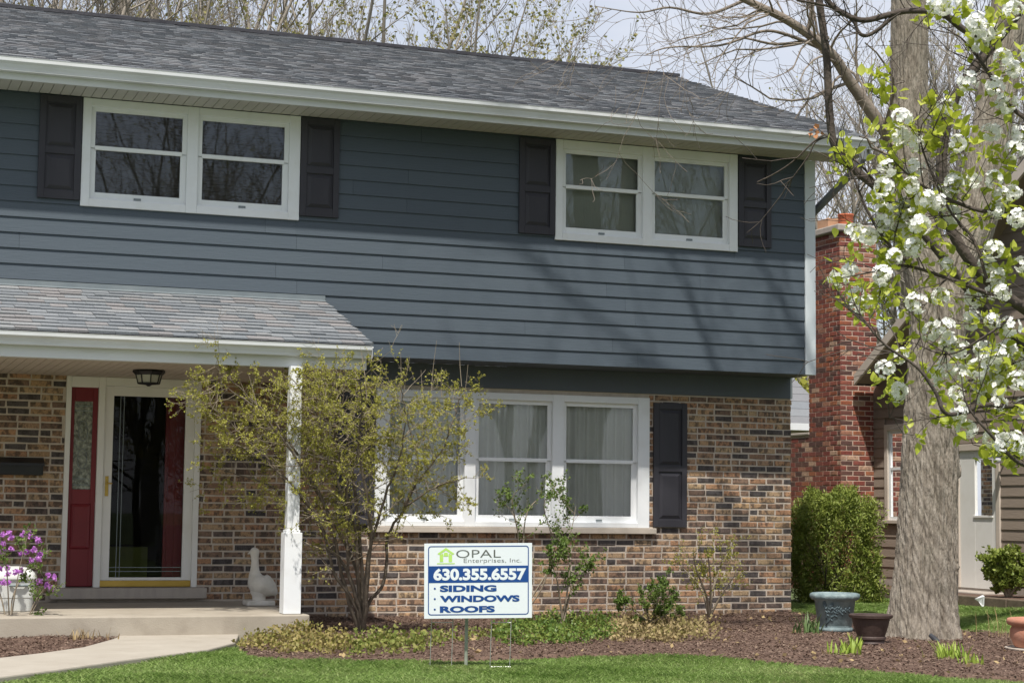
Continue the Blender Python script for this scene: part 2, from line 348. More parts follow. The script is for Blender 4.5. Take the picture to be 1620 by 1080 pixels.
K['terracotta'] = pm('terracotta', [(.36, .155, .10), (.46, .22, .15)], 6, .8, .15, 60, dirt=((.45, .33, .26), 7, .4))
K['nsiding'] = pm('taupe_siding', [(.235, .188, .15), (.28, .225, .18)], 2, .7, .15, 40, stretch=(1, .2, 2))
K['ntrim'] = pm('beige_trim', [(.50, .43, .36), (.56, .49, .42)], 3, .6, dirt=((.36, .31, .26), 5, .3))
K['nwhite'] = pm('old_white_paint', [(.70, .685, .65), (.76, .745, .71)], 3, .55, dirt=((.45, .42, .36), 3, .35))
K['darkroof'] = pm('dark_eave', [(.03, .035, .04), (.045, .05, .055)], 3, .7)
K['timber'] = pm('timber', [(.10, .075, .055), (.17, .13, .095)], 8, .9, .3, 40, stretch=(.3, 1, 1))
K['flag'] = pm('white_flag', [(.72, .74, .78), (.8, .8, .82)], 4, .6)
K['pipe'] = pm('black_pipe', [(.03, .032, .038), (.05, .052, .06)], 6, .45)

# ------------------------------------------------------------------ ground, beds, walk
gme = fast_mesh('ground', [(-300, -300, -.01), (300, -300, -.01), (300, 300, -.01), (-300, 300, -.01)], [(0, 1, 2, 3)], K['ground'])
tag(link('ground', gme), 'green lawn ground running round the houses', 'ground', kind='structure')

bxr = fast_mesh('road', [(-300, -36, .0), (300, -36, .0), (300, -21, .0), (-300, -21, .0)], [(0, 1, 2, 3)], pm('asphalt', [(.05, .05, .052), (.075, .075, .075)], 3, .9, .3, 90))
tag(link('road', bxr), 'grey asphalt street in front of the lawn', 'road', kind='structure')
def in_poly(P, poly):
    x, y = P[:, 0], P[:, 1]; ins = np.zeros(len(P), bool); n = len(poly); j = n-1
    for i in range(n):
        xi, yi = poly[i]; xj, yj = poly[j]
        c = ((yi > y) != (yj > y)) & (x < (xj-xi)*(y-yi)/(yj-yi+1e-12)+xi); ins ^= c; j = i
    return ins
g2 = lambda u, v: tuple(at(u, v, z=0)[:2])
edge = [g2(*q) for q in [(372, 1026), (400, 1041), (470, 1046), (560, 1049), (640, 1048), (740, 1046), (880, 1041), (1000, 1039), (1120, 1042), (1250, 1051), (1400, 1065), (1620, 1078)]]
bed = edge+[(-.2, -7.6), (.9, -6.0), (1.1, -4.4), g2(1600, 1006), g2(1510, 1002), g2(1400, 985), (.14, -.9), (.14, .62), (-5.9, .62), (-6.15, -1.9), (-6.78, -2.1)]
leftbed = [g2(*q) for q in [(190, 1009), (178, 1018), (130, 1030), (60, 1040), (0, 1047)]]+[(-11.5, -4.0), (-11.5, -1.9), (-8.2, -1.9), (-7.82, -1.9)]
walk = [(-7.86, -1.93)]+[g2(*q) for q in [(183, 1015), (130, 1030), (60, 1040), (0, 1047)]]+[(-10.6, -5.1), (-12.5, -6.6), (-12.5, -8.8), (-10.8, -7.2)]+[g2(*q) for q in [(0, 1078), (90, 1066), (200, 1050), (330, 1033), (372, 1022)]]+[(-6.80, -1.93)]

def hnoise(x, y):
    return .5*np.sin(x*3.1+y*1.7)+.3*np.sin(x*7.3-y*5.9+1)+.2*np.sin(x*17.+y*13.+2)+.2*np.sin(x*29.-y*23.)
def sheet(name, poly, step, zf, mat):
    P = np.array(poly); x0, y0 = P.min(0); x1, y1 = P.max(0); nx = int((x1-x0)/step)+1; ny = int((y1-y0)/step)+1
    gx, gy = np.meshgrid(x0+np.arange(nx+1)*step, y0+np.arange(ny+1)*step, indexing='ij'); Q = np.stack([gx.ravel(), gy.ravel()], 1)
    V = np.c_[Q, zf(Q[:, 0], Q[:, 1])]
    i = np.arange(nx)[:, None]*(ny+1); j = np.arange(ny)[None, :]; F = np.stack([i+j, i+ny+1+j, i+ny+2+j, i+1+j], -1).reshape(-1, 4)
    keep = in_poly(V[F].mean(1)[:, :2], poly); cnt = np.bincount(F[keep].ravel(), minlength=len(V)); V[cnt < 4, 2] = -.035; return fast_mesh(name, V, F[keep], mat, True)
mz = lambda x, y: .028+.018*hnoise(x, y)
tag(link('mulch_bed', sheet('mulch_bed', bed, .05, mz, K['mulch'])), 'brown bark mulch bed along the brick wall', 'mulch bed', kind='structure')
tag(link('mulch_bed', sheet('mulch_bed', leftbed, .05, mz, K['mulch'])), 'brown bark mulch bed between the porch and the walk', 'mulch bed', kind='structure')
wm = MB(); wm.prism([(p[0], p[1]) for p in walk], -.1, .035, 'z')
tag(wm.build('walk', K['walk'], bevel=.012), 'pale concrete walk curving from the porch', 'walk', kind='structure')

rng = np.random.default_rng(5)
def scatter(poly, dens, rng, excl=()):
    P = np.array(poly); a = P.min(0); b = P.max(0); n = int((b-a).prod()*dens); Q = rng.uniform(a, b, (n, 2)); Q = Q[in_poly(Q, poly)]
    for e in excl: Q = Q[~in_poly(Q, e)]
    return Q
# mulch chips
Q = np.vstack([scatter(bed, 1500, rng), scatter(leftbed, 1500, rng)])
Z = mz(Q[:, 0], Q[:, 1])+.008; n = len(Q); a = rng.uniform(0, 6.28, n); L = rng.uniform(.008, .036, n)
d = np.c_[np.cos(a), np.sin(a), rng.normal(0, .25, n)]*L[:, None]; w = np.c_[-np.sin(a), np.cos(a), rng.normal(0, .35, n)]*(rng.uniform(.003, .008, n)[:, None])
V, F = leaf_quads(np.c_[Q, Z], d, w)
tag(link('mulch_chips', fast_mesh('mulch_chips', V, F, K['chip'])), 'loose shredded bark chips lying on the mulch beds', 'mulch', kind='stuff')
# fallen dry leaves on the bed
Q = scatter(bed, 9, rng); P3 = np.c_[Q, mz(Q[:, 0], Q[:, 1])+.012]
tag(link('fallen_leaves', leaves_mesh('fallen_leaves', P3, .05, K['dryleaf'], rng, up=0)), 'scattered dry tan leaves on the mulch', 'fallen leaves', kind='stuff')

def grass(name, Q, hmin, hmax, wid, rng, label):
    n = len(Q); a = rng.uniform(0, 6.28, n); h = rng.uniform(hmin, hmax, n); lean = rng.uniform(.3, 1.9, n)
    patch = .75+.35*np.sin(Q[:, 0]*2.3+1)*np.sin(Q[:, 1]*2.9)+.15*np.sin(Q[:, 0]*9.1)*np.sin(Q[:, 1]*7.7); h = h*np.clip(patch, .55, 1.3)
    b = np.c_[Q, np.full(n, -.012)]; dx = np.c_[np.cos(a), np.sin(a), np.zeros(n)]; wd = np.c_[-np.sin(a), np.cos(a), np.zeros(n)]*wid
    mid = b+dx*(h*lean*.3)[:, None]+np.c_[np.zeros((n, 2)), h*.6]; tip = b+dx*(h*lean)[:, None]+np.c_[np.zeros((n, 2)), h]
    V = np.stack([b-wd, b+wd, mid+wd*.7, tip, mid-wd*.7], 1).reshape(-1, 3); F = np.arange(5*n).reshape(n, 5)
    tag(link(name, fast_mesh(name, V, F, K['grass'])), label, 'grass', kind='stuff')
front = [(-13, -9.2), (1.5, -9.6), (1.5, -6.8), (-.2, -7.55)]+edge[::-1]+[g2(372, 1024)]+[g2(*q) for q in [(330, 1034), (200, 1051), (90, 1067), (0, 1079)]]+[(-10.8, -7.25), (-12.5, -8.85)]
grass('grass', scatter(front, 5000, rng), .022, .055, .0019, rng, 'bright green mown front lawn at the bottom of the view')
back = [g2(1400, 984), g2(1510, 1001), g2(1600, 1005), (1.2, -4.2), (4.0, -4.2), (4.0, 3.2), (.2, 3.2), (.2, -.8)]
grass('grass', scatter(back, 2300, rng), .03, .075, .0035, rng, 'green lawn strip behind the tree between the two houses')

# ------------------------------------------------------------------ the house
W0 = -12.4; XR = .13; BY = .55            # left end, right side wall, brick plane
house = tag(empty('house', (-5., 0., 0.)), 'two storey house with slate blue siding over brown brick and white windows', 'house')
# --- lower brick wall
bw = MB()
def wall_with_holes(mb, x0, x1, y0, y1, z0, z1, holes):
    xs = sorted({x0, x1, *[h[0] for h in holes], *[h[1] for h in holes]}); zs = sorted({z0, z1, *[h[2] for h in holes], *[h[3] for h in holes]})
    for a, b in zip(xs, xs[1:]):
        for c, d in zip(zs, zs[1:]):
            if not any(h[0] <= (a+b)/2 <= h[1] and h[2] <= (c+d)/2 <= h[3] for h in holes): mb.box(a, b, y0, y1, c, d)
DOOR = (-8.075, -6.72, .0, 2.445); FWIN = (-4.86, -1.675, .91, 2.425)
wall_with_holes(bw, W0, XR-.004, BY+.0006, BY+.22, -.1, 2.71, [DOOR, FWIN])
brick_wall = bw.build('brick_wall', K['mortar'], house)
bw2 = MB().box(XR-.2, XR-.006, BY+.22, 9.4, -.1, 2.71); bw2.build('side_wall', K['mortar'], house)
C_ = .0704; rb = random.Random(3)
def brick_proto(L, H, T, j, mat, nm='brick'):
    r = random.Random(j); e = .0045; jj = lambda: r.uniform(-.0034, .0034)
    mb = MB(); h, l = H/2, L/2
    V = [(-l, T, -h), (l, T, -h), (l, T, h), (-l, T, h)]+[(sx*l+jj(), e, sz*h+jj()) for sx, sz in ((-1, -1), (1, -1), (1, 1), (-1, 1))]+[(sx*(l-e*1.3)+jj(), r.uniform(-.002, .001), sz*(h-e*1.3)+jj()) for sx, sz in ((-1, -1), (1, -1), (1, 1), (-1, 1))]
    F = [(0, 1, 5, 4), (1, 2, 6, 5), (2, 3, 7, 6), (3, 0, 4, 7), (4, 5, 9, 8), (5, 6, 10, 9), (6, 7, 11, 10), (7, 4, 8, 11), (8, 9, 10, 11)]
    me = bpy.data.meshes.new(nm); me.from_pydata(V, [], F); me.update(); me.materials.append(mat); return me
JN = .0165; BL = .203
def runs(x0, x1, k, holes, z):
    """brick extents of one course"""
    off = (BL+JN)*(.5 if k % 2 else 0)+rb.uniform(-.012, .012); out = []; x = x1-off
    if off > .03: out.append((x+JN, x1))
    while x > x0:
        a = x-BL; 
        if rb.random() < .06: a = x-BL*.48
        out.append((max(a, x0), x)); x = a-JN
    res = []
    for a, b in out:
        segs = [(a, b)]
        for h in holes:
            if z+C_*.5 < h[2] or z+C_*.5 > h[3]: continue
            nx = []
            for s in segs:
                if s[1] <= h[0] or s[0] >= h[1]: nx.append(s); continue
                if s[0] < h[0]: nx.append((s[0], h[0]))
                if s[1] > h[1]: nx.append((h[1], s[1]))
            segs = nx
        res += [s for s in segs if s[1]-s[0] > .02]
    return res
bricks = []
holesB = [(DOOR[0]-.004, DOOR[1]+.004, 0, DOOR[3]), (FWIN[0]-.07, FWIN[1]+.075, .905, .978), (FWIN[0]-.004, FWIN[1]+.004, .91, 2.45), (-8.2, -6.64, .23, .345), (W0, -6.19, -.1, .195)]
for k in range(35):
    z = k*C_
    for a, b in runs(-10.6, XR, k, holesB, z):
        if z+C_ > 2.47 and a > -5.5: continue
        bricks.append((a, b, z))
def brick_vis(b):
    x = (b[0]+b[1])/2; z = b[2]
    if x < -9.05 or z > 2.42: return -9
    if -6.6 < x < -4.9 or z < .12: return -5
    if -1.63 < x < -1.21 and .98 < z < 2.37: return -5
    return -x if x < -6.6 else 3-abs(x+.6)*.2-(1.5 if z > 1.7 and x < -1.7 else 0)
bricks.sort(key=brick_vis, reverse=True)
pc = {}
mass = MB()
for i, (a, b, z) in enumerate(bricks):
    key = (round((b-a)/.02)*.02, i % 6); 
    if i < 300:
        if key not in pc: pc[key] = brick_proto(max(key[0], .02), C_-JN, .03, key[1], K['brick'])
        o = bpy.data.objects.new('brick', pc[key]); COL.objects.link(o); o.parent = brick_wall
        rel(o, brick_wall, ((a+b)/2, BY-.004+rb.uniform(-.003, .002), z+C_/2))
        o.scale = ((b-a)/max(key[0], .02), 1, 1)
    else:
        me = brick_proto(b-a, C_-JN, .03, i, None) if False else None
        l, h, e = (b-a)/2, (C_-JN)/2, .0045; j2 = lambda: rb.uniform(-.0034, .0034); cx, cz, cy = (a+b)/2, z+C_/2, BY-.004+rb.uniform(-.003, .002)
        S = ((-1, -1), (1, -1), (1, 1), (-1, 1))
        V = [(cx+sx*l, cy+.03, cz+sz*h) for sx, sz in S]+[(cx+sx*l+j2(), cy+e, cz+sz*h+j2()) for sx, sz in S]+[(cx+sx*(l-e*1.3)+j2(), cy, cz+sz*(h-e*1.3)+j2()) for sx, sz in S]
        mass.add(V, [(0, 1, 5, 4), (1, 2, 6, 5), (2, 3, 7, 6), (3, 0, 4, 7), (4, 5, 9, 8), (5, 6, 10, 9), (6, 7, 11, 10), (7, 4, 8, 11), (8, 9, 10, 11)])
# bricks of the right flank
for k in range(35):
    y = BY+.006+(.107 if k % 2 else 0)
    while y < 9.3:
        mass.box(XR-.03, XR, y, min(y+BL, 9.38), k*C_+JN/2, (k+1)*C_-JN/2); y += BL+JN
tag(mass.build('bricks', K['brick_i'], brick_wall), kind='stuff')
bx('frieze_board', -5.55, XR-.012, BY-.022, BY+.05, 2.472, 2.712, K['frieze'], house, .003)
bx('overhang_soffit', -5.6, XR-.004, .012, BY-.024, 2.712, 2.73, K['frieze'], house)
bx('side_frieze', XR-.02, XR+.012, BY-.02, 9.4, 2.472, 2.74, K['corner'], house)

# --- siding
ZB = 2.715; LAP = .152; ZS = 5.16
W1 = (-8.074, -5.88, 4.076, ZS-.006); W2 = (-3.057, -.86, 4.055, ZS-.006)
sw = MB(); wall_with_holes(sw, W0, 0, .004, .12, ZB+.004, ZS+.25, [(w[0]+.02, w[1]-.02, w[2]+.02, w[3]) for w in (W1, W2)])
siding_wall = sw.build('siding_wall', K['siding'], house)
rs = random.Random(11)
def plank(x0, x1, z0, z1):
    t = .021
    return MB().add([(x0, -t, z0), (x1, -t, z0), (x1, -.0045, z1), (x0, -.0045, z1), (x0, -.0065, z0), (x1, -.0065, z0), (x1, .003, z1), (x0, .003, z1)],
                    [(0, 1, 2, 3), (5, 4, 7, 6), (4, 5, 1, 0), (3, 2, 6, 7), (4, 0, 3, 7), (1, 5, 6, 2)])
PRX = -5.49
for k in range(17):
    z0 = ZB+k*LAP; z1 = min(z0+LAP+.022, ZS+.06)
    cuts = [0.0]; x = -rs.uniform(.8, 3.6)
    while x > W0: cuts.append(x); x -= 3.66
    cuts.append(W0)
    for a, b in zip(cuts[1:], cuts):
        segs = [(a+.0012, b-.0012)]
        for w in (W1, W2):
            if z0 < w[2] < z1 and a < w[1] and b > w[0]: plank(max(a+.0012, w[0]+.03), min(b-.0012, w[1]-.03), z0, w[2]+.004).build('siding_plank', K['siding'], siding_wall)
            if z1 > w[2]:
                nx = []
                for s in segs:
                    if s[1] <= w[0] or s[0] >= w[1]: nx.append(s)
                    else:
                        if s[0] < w[0]: nx.append((s[0], w[0]+.03))
                        if s[1] > w[1]: nx.append((w[1]-.03, s[1]))
                segs = nx
        for s in segs:
            if s[1]-s[0] > .02: plank(s[0], s[1], z0, z1).build('siding_plank', K['siding'], siding_wall)
        # the plank under each window fills up to the sill
bx('corner_board', -.002, XR, -.034, .1, ZB-.004, ZS, K['corner'], house, .004)
# right flank and gable of the upper storey
side = MB(); side.box(XR-.12, XR-.012, .1, 9.4, ZB, ZS+.2)
side.add([(XR-.1, -.1, ZS+.1), (XR-.1, 9.5, ZS+.1), (XR-.1, 4.48, 6.98), (XR-.02, -.1, ZS+.1), (XR-.02, 9.5, ZS+.1), (XR-.02, 4.48, 6.98)], [(0, 1, 2), (3, 5, 4), (0, 3, 4, 1), (1, 4, 5, 2), (2, 5, 3, 0)])
side.build('gable_wall', K['siding'], house)

# --- windows
def sash_window(rect, y, splits, glass_z, rail_z, casing_mat, parent, shade, depth=.035, proud=.036):
    """double-hung units in one casing; splits = glass extents per unit"""
    x0, x1, z0, z1 = rect
    w = empty('window', (x0, y, z0)); w.parent = parent; rel(w, parent, (x0, y, z0))
    c = MB(); xs = [x0]+[e for s in splits for e in (s[0]-.045, s[1]+.045)]+[x1]
    for a, b in zip(xs[::2], xs[1::2]): c.box(a, b, y-proud, y+.06, z0, z1)
    for s in splits:
        c.box(s[0]-.045, s[1]+.045, y-proud+.002, y+.06, z0+.001, glass_z[0]-.07); c.box(s[0]-.045, s[1]+.045, y-proud+.002, y+.06, glass_z[1]+.045, z1-.001)
    cas = c.build('casing', casing_mat, w, bevel=.004)
    for s in splits:
        a, b = s
        t = MB(); yo = y-.004; t.box(a-.046, a, yo, yo+.03, rail_z, glass_z[1]+.046); t.box(b, b+.046, yo, yo+.03, rail_z, glass_z[1]+.046); t.box(a, b, yo, yo+.03, glass_z[1], glass_z[1]+.046)
        t.box(a, b, yo-.006, yo+.03, rail_z-.018, rail_z+.022); up = t.build('upper_sash', K['vinyl'], w, bevel=.002)
        l = MB(); yl = y+.012; l.box(a-.046, a+.012, yl, yl+.03, glass_z[0]-.071, rail_z-.004); l.box(b-.012, b+.046, yl, yl+.03, glass_z[0]-.071, rail_z-.004); l.box(a+.012, b-.012, yl, yl+.03, glass_z[0]-.071, glass_z[0])
        lo = l.build('lower_sash', K['vinyl'], w, bevel=.002)
        bx('latch', (a+b)/2-.035, (a+b)/2+.035, yl-.01, yl+.002, glass_z[0]-.055, glass_z[0]-.035, K['came'], w)
        MB().add([(a, yo+.016, rail_z+.02), (b, yo+.016, rail_z+.02), (b, yo+.016, glass_z[1]), (a, yo+.016, glass_z[1])], [(0, 1, 2, 3)]).build('pane', K['glass'], w)
        MB().add([(a+.01, yl+.016, glass_z[0]), (b-.01, yl+.016, glass_z[0]), (b-.01, yl+.016, rail_z-.015), (a+.01, yl+.016, rail_z-.015)], [(0, 1, 2, 3)]).build('pane', K['glass'], w)
    return w
w1 = sash_window(W1, 0, [(-7.945, -7.085), (-6.885, -6.04)], (4.225, 5.03), 4.665, K['white'], house, None)
w2 = sash_window(W2, 0, [(-2.93, -2.07), (-1.87, -1.01)], (4.205, 5.01), 4.645, K['white'], house, None)
bs = MB()
for k in range(27): bs.box(-8.02, -5.93, .10+.002*(k % 2), .125, 4.12+k*.036, 4.12+k*.036+.031)
bs.build('blind', K['darkblind'], w1); bx('interior', -8.05, -5.9, .14, .16, 4.08, 5.3, K['interior'], w1)
bx('shade', -3.03, -.89, .10, .11, 4.08, 5.3, K['blind'], w2)
fw = sash_window(FWIN[:2]+(.975, 2.425), BY+.02, [(-4.69, -3.905), (-3.69, -2.89), (-2.665, -1.86)], (1.10, 2.305), 1.70, K['white'], house, None, proud=.05)
bx('sill', FWIN[0]-.07, FWIN[1]+.075, BY-.065, BY+.08, .908, .973, K['stone'], fw, .006)
for a, b in ((-4.80, -3.22), (-3.30, -1.69)):
    n = 260; xs = np.linspace(a, b, n); rr = np.random.default_rng(int(abs(a)*10)); ph = np.cumsum(rr.uniform(.25, .55, n)*(0.85)); ys = BY+.115+(.004 if a < -4 else 0)+.026*np.sin(ph)+.016*np.sin(ph*.37+1)
    V = np.concatenate([np.c_[xs, ys, np.full(n, .98)], np.c_[xs, ys*.75+.25*(BY+.115), np.full(n, 2.44)]]); F = np.c_[np.arange(n-1), np.arange(1, n), np.arange(1, n)+n, np.arange(n-1)+n]
    link('curtain', fast_mesh('curtain', V, F, K['curtain'], True), fw)
it = MB(); it.box(-4.9, -1.63, 1.2, 1.25, .9, 2.5); it.build('interior', K['interior'], fw)

# --- shutters
def shutter(x0, x1, z0, z1, y):
    s = empty('shutter'); s.parent = house; rel(s, house, (x0, y, z0)); fr = .062; zm = z0+(z1-z0)*.47
    m = MB(); m.box(x0, x0+fr, y-.03, y, z0, z1); m.box(x1-fr, x1, y-.03, y, z0, z1)
    for a, b in ((z0, z0+.085), (zm-.035, zm+.035), (z1-.07, z1)): m.box(x0+fr, x1-fr, y-.0295, y, a, b)
    m.box(x0+fr, x1-fr, y-.012, y-.002, z0+.05, z1-.05)
    m.build('frame', K['shutter'], s, bevel=.003)
    for a, b in ((z0+.085, zm-.035), (zm+.035, z1-.07)):
        i, j = x0+fr+.012, x1-fr-.012; q = .035; yb, yf = y-.0125, y-.026; a += .012; b -= .012
        MB().add([(i, yb, a), (j, yb, a), (j, yb, b), (i, yb, b), (i+q, yf, a+q), (j-q, yf, a+q), (j-q, yf, b-q), (i+q, yf, b-q)],
                 [(0, 1, 5, 4), (1, 2, 6, 5), (2, 3, 7, 6), (3, 0, 4, 7), (4, 5, 6, 7)]).build('panel', K['shutter'], s)
for a, b, z0, z1, y in ((-8.487, -8.082, 4.128, 5.148, -.017), (-5.874, -5.468, 4.125, 5.148, -.017), (-3.478, -3.064, 4.10, 5.138, -.017), (-.853, -.44, 4.12, 5.142, -.017), (-1.624, -1.212, .985, 2.375, BY-.006), (-5.275, -4.87, .985, 2.375, BY-.006)):
    shutter(a, b, z0, z1, y)

# --- eaves
EY = -.545; RX = .52
soff = MB().box(W0, RX-.02, EY+.02, -.001, ZS+.014, ZS+.03).build('soffit', K['soffit'], house)
x = W0
sm = bpy.data.meshes.new('soffit_slat'); tmp = MB().box(0, .093, EY+.012, -.006 if False else -.036, 0, .012); sm.from_pydata(tmp.v, [], tmp.f); sm.materials.append(K['soffit']); sm.update()
while x < RX-.1:
    o = bpy.data.objects.new('soffit_slat', sm); COL.objects.link(o); o.parent = soff; rel(o, soff, (x, 0, ZS)); x += .1
bx('fascia', W0, RX, EY-.01, EY+.012, ZS-.012, ZS+.17, K['gutter'], house, .003)
def gutter(name, x0, x1, y, z, h, d, par):
    """K-style gutter, open on top"""
    p = [(y, z), (y-d*.62, z), (y-d*.66, z+h*.22), (y-d*.78, z+h*.5), (y-d*.98, z+h*.68), (y-d, z+h*.92), (y-d*1.04, z+h), (y-d*.93, z+h), (y-d*.93, z+h*.9), (y-d*.88, z+h*.72), (y-d*.66, z+h*.52), (y-d*.56, z+h*.22), (y-d*.54, z+.006), (y, z+.006)]
    return MB().prism(p, x0, x1).build(name, K['gutter'], par, bevel=.002)
g1 = gutter('gutter', W0, RX+.02, EY-.012, 5.215, .125, .115, house)
bx('end_cap', RX+.021, RX+.024, EY-.12, EY-.012, 5.215, 5.335, K['gutter'], g1)
# drip edge and roof deck
RY, RZ = 4.48, 7.175; EY0, EZ0 = EY-.06, 5.345
rake = (RZ-EZ0)/(RY-EY0); nrm = np.array([0, -rake, 1]); nrm /= np.linalg.norm(nrm); sl_ = np.array([0, 1, rake]); SL = np.linalg.norm(np.array([0, RY-EY0, RZ-EZ0])); sl_ /= np.linalg.norm(sl_)
dk = MB(); dk.prism([(EY0+.02, EZ0-.01), (RY, RZ-.012), (2*RY-EY0, EZ0-.01), (2*RY-EY0, EZ0-.04), (RY, RZ-.16), (EY0+.02, EZ0-.05)], W0-.3, RX)
roof = dk.build('roof', K['underlay'], house)
bx('drip_edge', W0, RX+.005, EY0-.02, EY0+.05, EZ0-.03, EZ0-.012, K['ridge'], roof)
def shingle_rows(x0, x1, base, up, n, rows, expo, rnd, wmin, wmax, thick):
    out = []
    for r in range(rows):
        x = x0-rnd.uniform(0, .2)
        while x < x1:
            w = rnd.uniform(wmin, wmax); t = thick*rnd.uniform(.55, 1.5); e = expo*(1.28 if rnd.random() < .5 else 1.22)
            a = max(x, x0); b = min(x+w-.003, x1)
            if b-a > .02: out.append((a, b, r, t, e))
            x += w
    return out
def shingle_box(a, b, base, up, n, s0, e, t):
    """front edge raised, back edge tucked under the next course"""
    P = lambda x, s, h: tuple(np.array([x, base[1], base[2]])+up*s+n*h)
    return [P(a, s0, .001), P(b, s0, .001), P(b, s0, t+.004), P(a, s0, t+.004), P(a, s0+e, .001), P(b, s0+e, .001), P(b, s0+e, .0035), P(a, s0+e, .0035)], [(0, 1, 2, 3), (3, 2, 6, 7), (1, 5, 6, 2), (4, 0, 3, 7)]
rr_ = random.Random(8); ex = .142; rows = int(SL/ex)
ms = MB(); base = np.array([0, EY0, EZ0])
for a, b, r, t, e in shingle_rows(W0-.3, RX, base, sl_, nrm, rows, ex, rr_, .07, .2, .010):
    V, F = shingle_box(a, b, base, sl_, nrm, r*ex-.01+rr_.uniform(-.004, .004), min(e, 9)*1., t+.004+.0*r); ms.add(V, F)
tag(ms.build('shingles', K['shingle'], roof), kind='stuff')
rc = MB(); x = W0-.3
while x < RX-.1:
    b = min(x+.29, RX+.01); h = rr_.uniform(.045, .06); rc.prism([(RY-.15, RZ-.03), (RY-.15, RZ+.012), (RY, RZ+h), (RY+.15, RZ+.012), (RY+.15, RZ-.03), (RY, RZ+.0)], x, b-.004); x += .285
rc.build('ridge_cap', K['ridge'], roof)
rk = MB(); rk.prism([(EY0-.0, EZ0-.17), (RY, RZ-.19), (RY, RZ-.02), (EY0-.0, EZ0-.015)], RX-.022, RX-.002); rk.build('rake_board', K['gutter'], roof)
rs2 = MB(); rs2.prism([(EY0+.03, EZ0-.15), (RY, RZ-.18), (RY, RZ-.165), (EY0+.03, EZ0-.135)], XR, RX-.03); rs2.build('rake_soffit', K['soffit'], roof)
# downspout with its slanting offset at the corner
ds = MB(); ds.tube([(.40, EY-.07, 5.25), (.40, EY-.07, 5.10), (.39, EY-.03, 5.05), (.20, .90, 4.30), (.19, .98, 4.18), (.19, .98, .1)], [.045]*6, 8)
ds.build('downspout', pm('downspout_paint', [(.16, .17, .18), (.2, .21, .22)], 3, .5), g1)

# --- porch
PZ = 2.444; PFY = -1.76; PX1 = -5.71
psof = MB().box(W0, PX1+.06, PFY+.02, BY-.002, PZ+.014, PZ+.03).build('porch_soffit', K['porch_soffit'], house)
sm2 = bpy.data.meshes.new('porch_soffit_slat'); tmp = MB().box(0, .077, PFY+.014, BY-.012, 0, .012); sm2.from_pydata(tmp.v, [], tmp.f); sm2.materials.append(K['porch_soffit']); sm2.update()
x = -10.4
while x < PX1:
    o = bpy.data.objects.new('soffit_slat', sm2); COL.objects.link(o); rel(o, psof, (x, 0, PZ)); o.parent = psof; x += .083
bx('porch_fascia', W0, PX1+.08, PFY-.012, PFY+.012, PZ-.012, PZ+.16, K['gutter'], house, .003)
pend = MB(); pend.prism([(PFY+.012, PZ-.01), (-.002, PZ-.01), (-.002, 3.20), (PFY+.012, 2.66)], PX1+.055, PX1+.078); pend.build('porch_gable_board', K['gutter'], house)
pg = gutter('porch_gutter', W0, PX1+.1, PFY-.014, PZ+.09, .115, .11, house)
bx('end_cap', PX1+.101, PX1+.104, PFY-.12, PFY-.014, PZ+.09, PZ+.2, K['gutter'], pg)
pe = np.array([0, PFY-.045, PZ+.222]); pt = np.array([0, -.02, 3.262]); pv = pt-pe; PSL = np.linalg.norm(pv); pu = pv/PSL; pn = np.array([0, -pu[2], pu[1]])
pd = MB(); pd.prism([(pe[1]+.01, pe[2]-.012), (pt[1], pt[2]-.012), (pt[1], pt[2]-.04), (pe[1]+.01, pe[2]-.04)], W0, PX1+.125)
proof = pd.build('porch_roof', K['underlay'], house)
bx('porch_drip_edge', W0, PX1+.128, pe[1]-.02, pe[1]+.03, pe[2]-.03, pe[2]-.016, K['white'], proof)
prow = int(PSL/.138)
tabs = [q for q in shingle_rows(W0, PX1+.13, pe, pu, pn, prow, .138, rr_, .12, .27, .013)]
tabs.sort(key=lambda q: (-q[1] if q[1] > -9.5 else 99))
pm_ = MB()
for i, (a, b, r, t, e) in enumerate(tabs):
    s0 = r*.138-.006+rr_.uniform(-.004, .004); V, F = shingle_box(a, b, pe, pu, pn, s0, min(e, PSL-s0), t+.003)
    if i < 300:
        c = np.mean(V, 0); mb = MB(); mb.add([np.array(v)-c for v in V], F); o = mb.build('shingle', K['pshingle'], proof); rel(o, proof, c)
    else: pm_.add(V, F)
if pm_.v: tag(pm_.build('shingles', K['pshingle_i'], proof), kind='stuff')
fl = MB(); fl.prism([(-.045, 3.248), (-.0195, 3.262), (-.0225, 3.315), (-.03, 3.315), (-.032, 3.27), (-.09, 3.25)], W0, -5.585); fl.build('roof_flashing', K['flash'], proof)
# slab, post, door step
slab = MB().box(W0+.2, -6.165, -1.95, BY-.003, -.1, .2).build('porch_slab', K['concrete'], house, bevel=.012)
post = MB(); post.box(-6.365, -6.255, -1.845, -1.735, .9, PZ-.005); post.box(-6.39, -6.23, -1.87, -1.71, .203, .93)
post.box(-6.375, -6.245, -1.855, -1.725, .93, .955)
post.build('porch_post', K['white'], house, bevel=.004)
bx('porch_beam', W0, PX1+.03, PFY+.014, PFY+.16, PZ-.006, PZ+.01, K['gutter'], house)
bx('door_step', -8.19, -6.645, .36, BY+.1, .235, .342, K['stepstone'], house, .008)
bx('step_base', -8.1, -6.7, .47, BY+.1, .198, .236, K['mortar'], house)

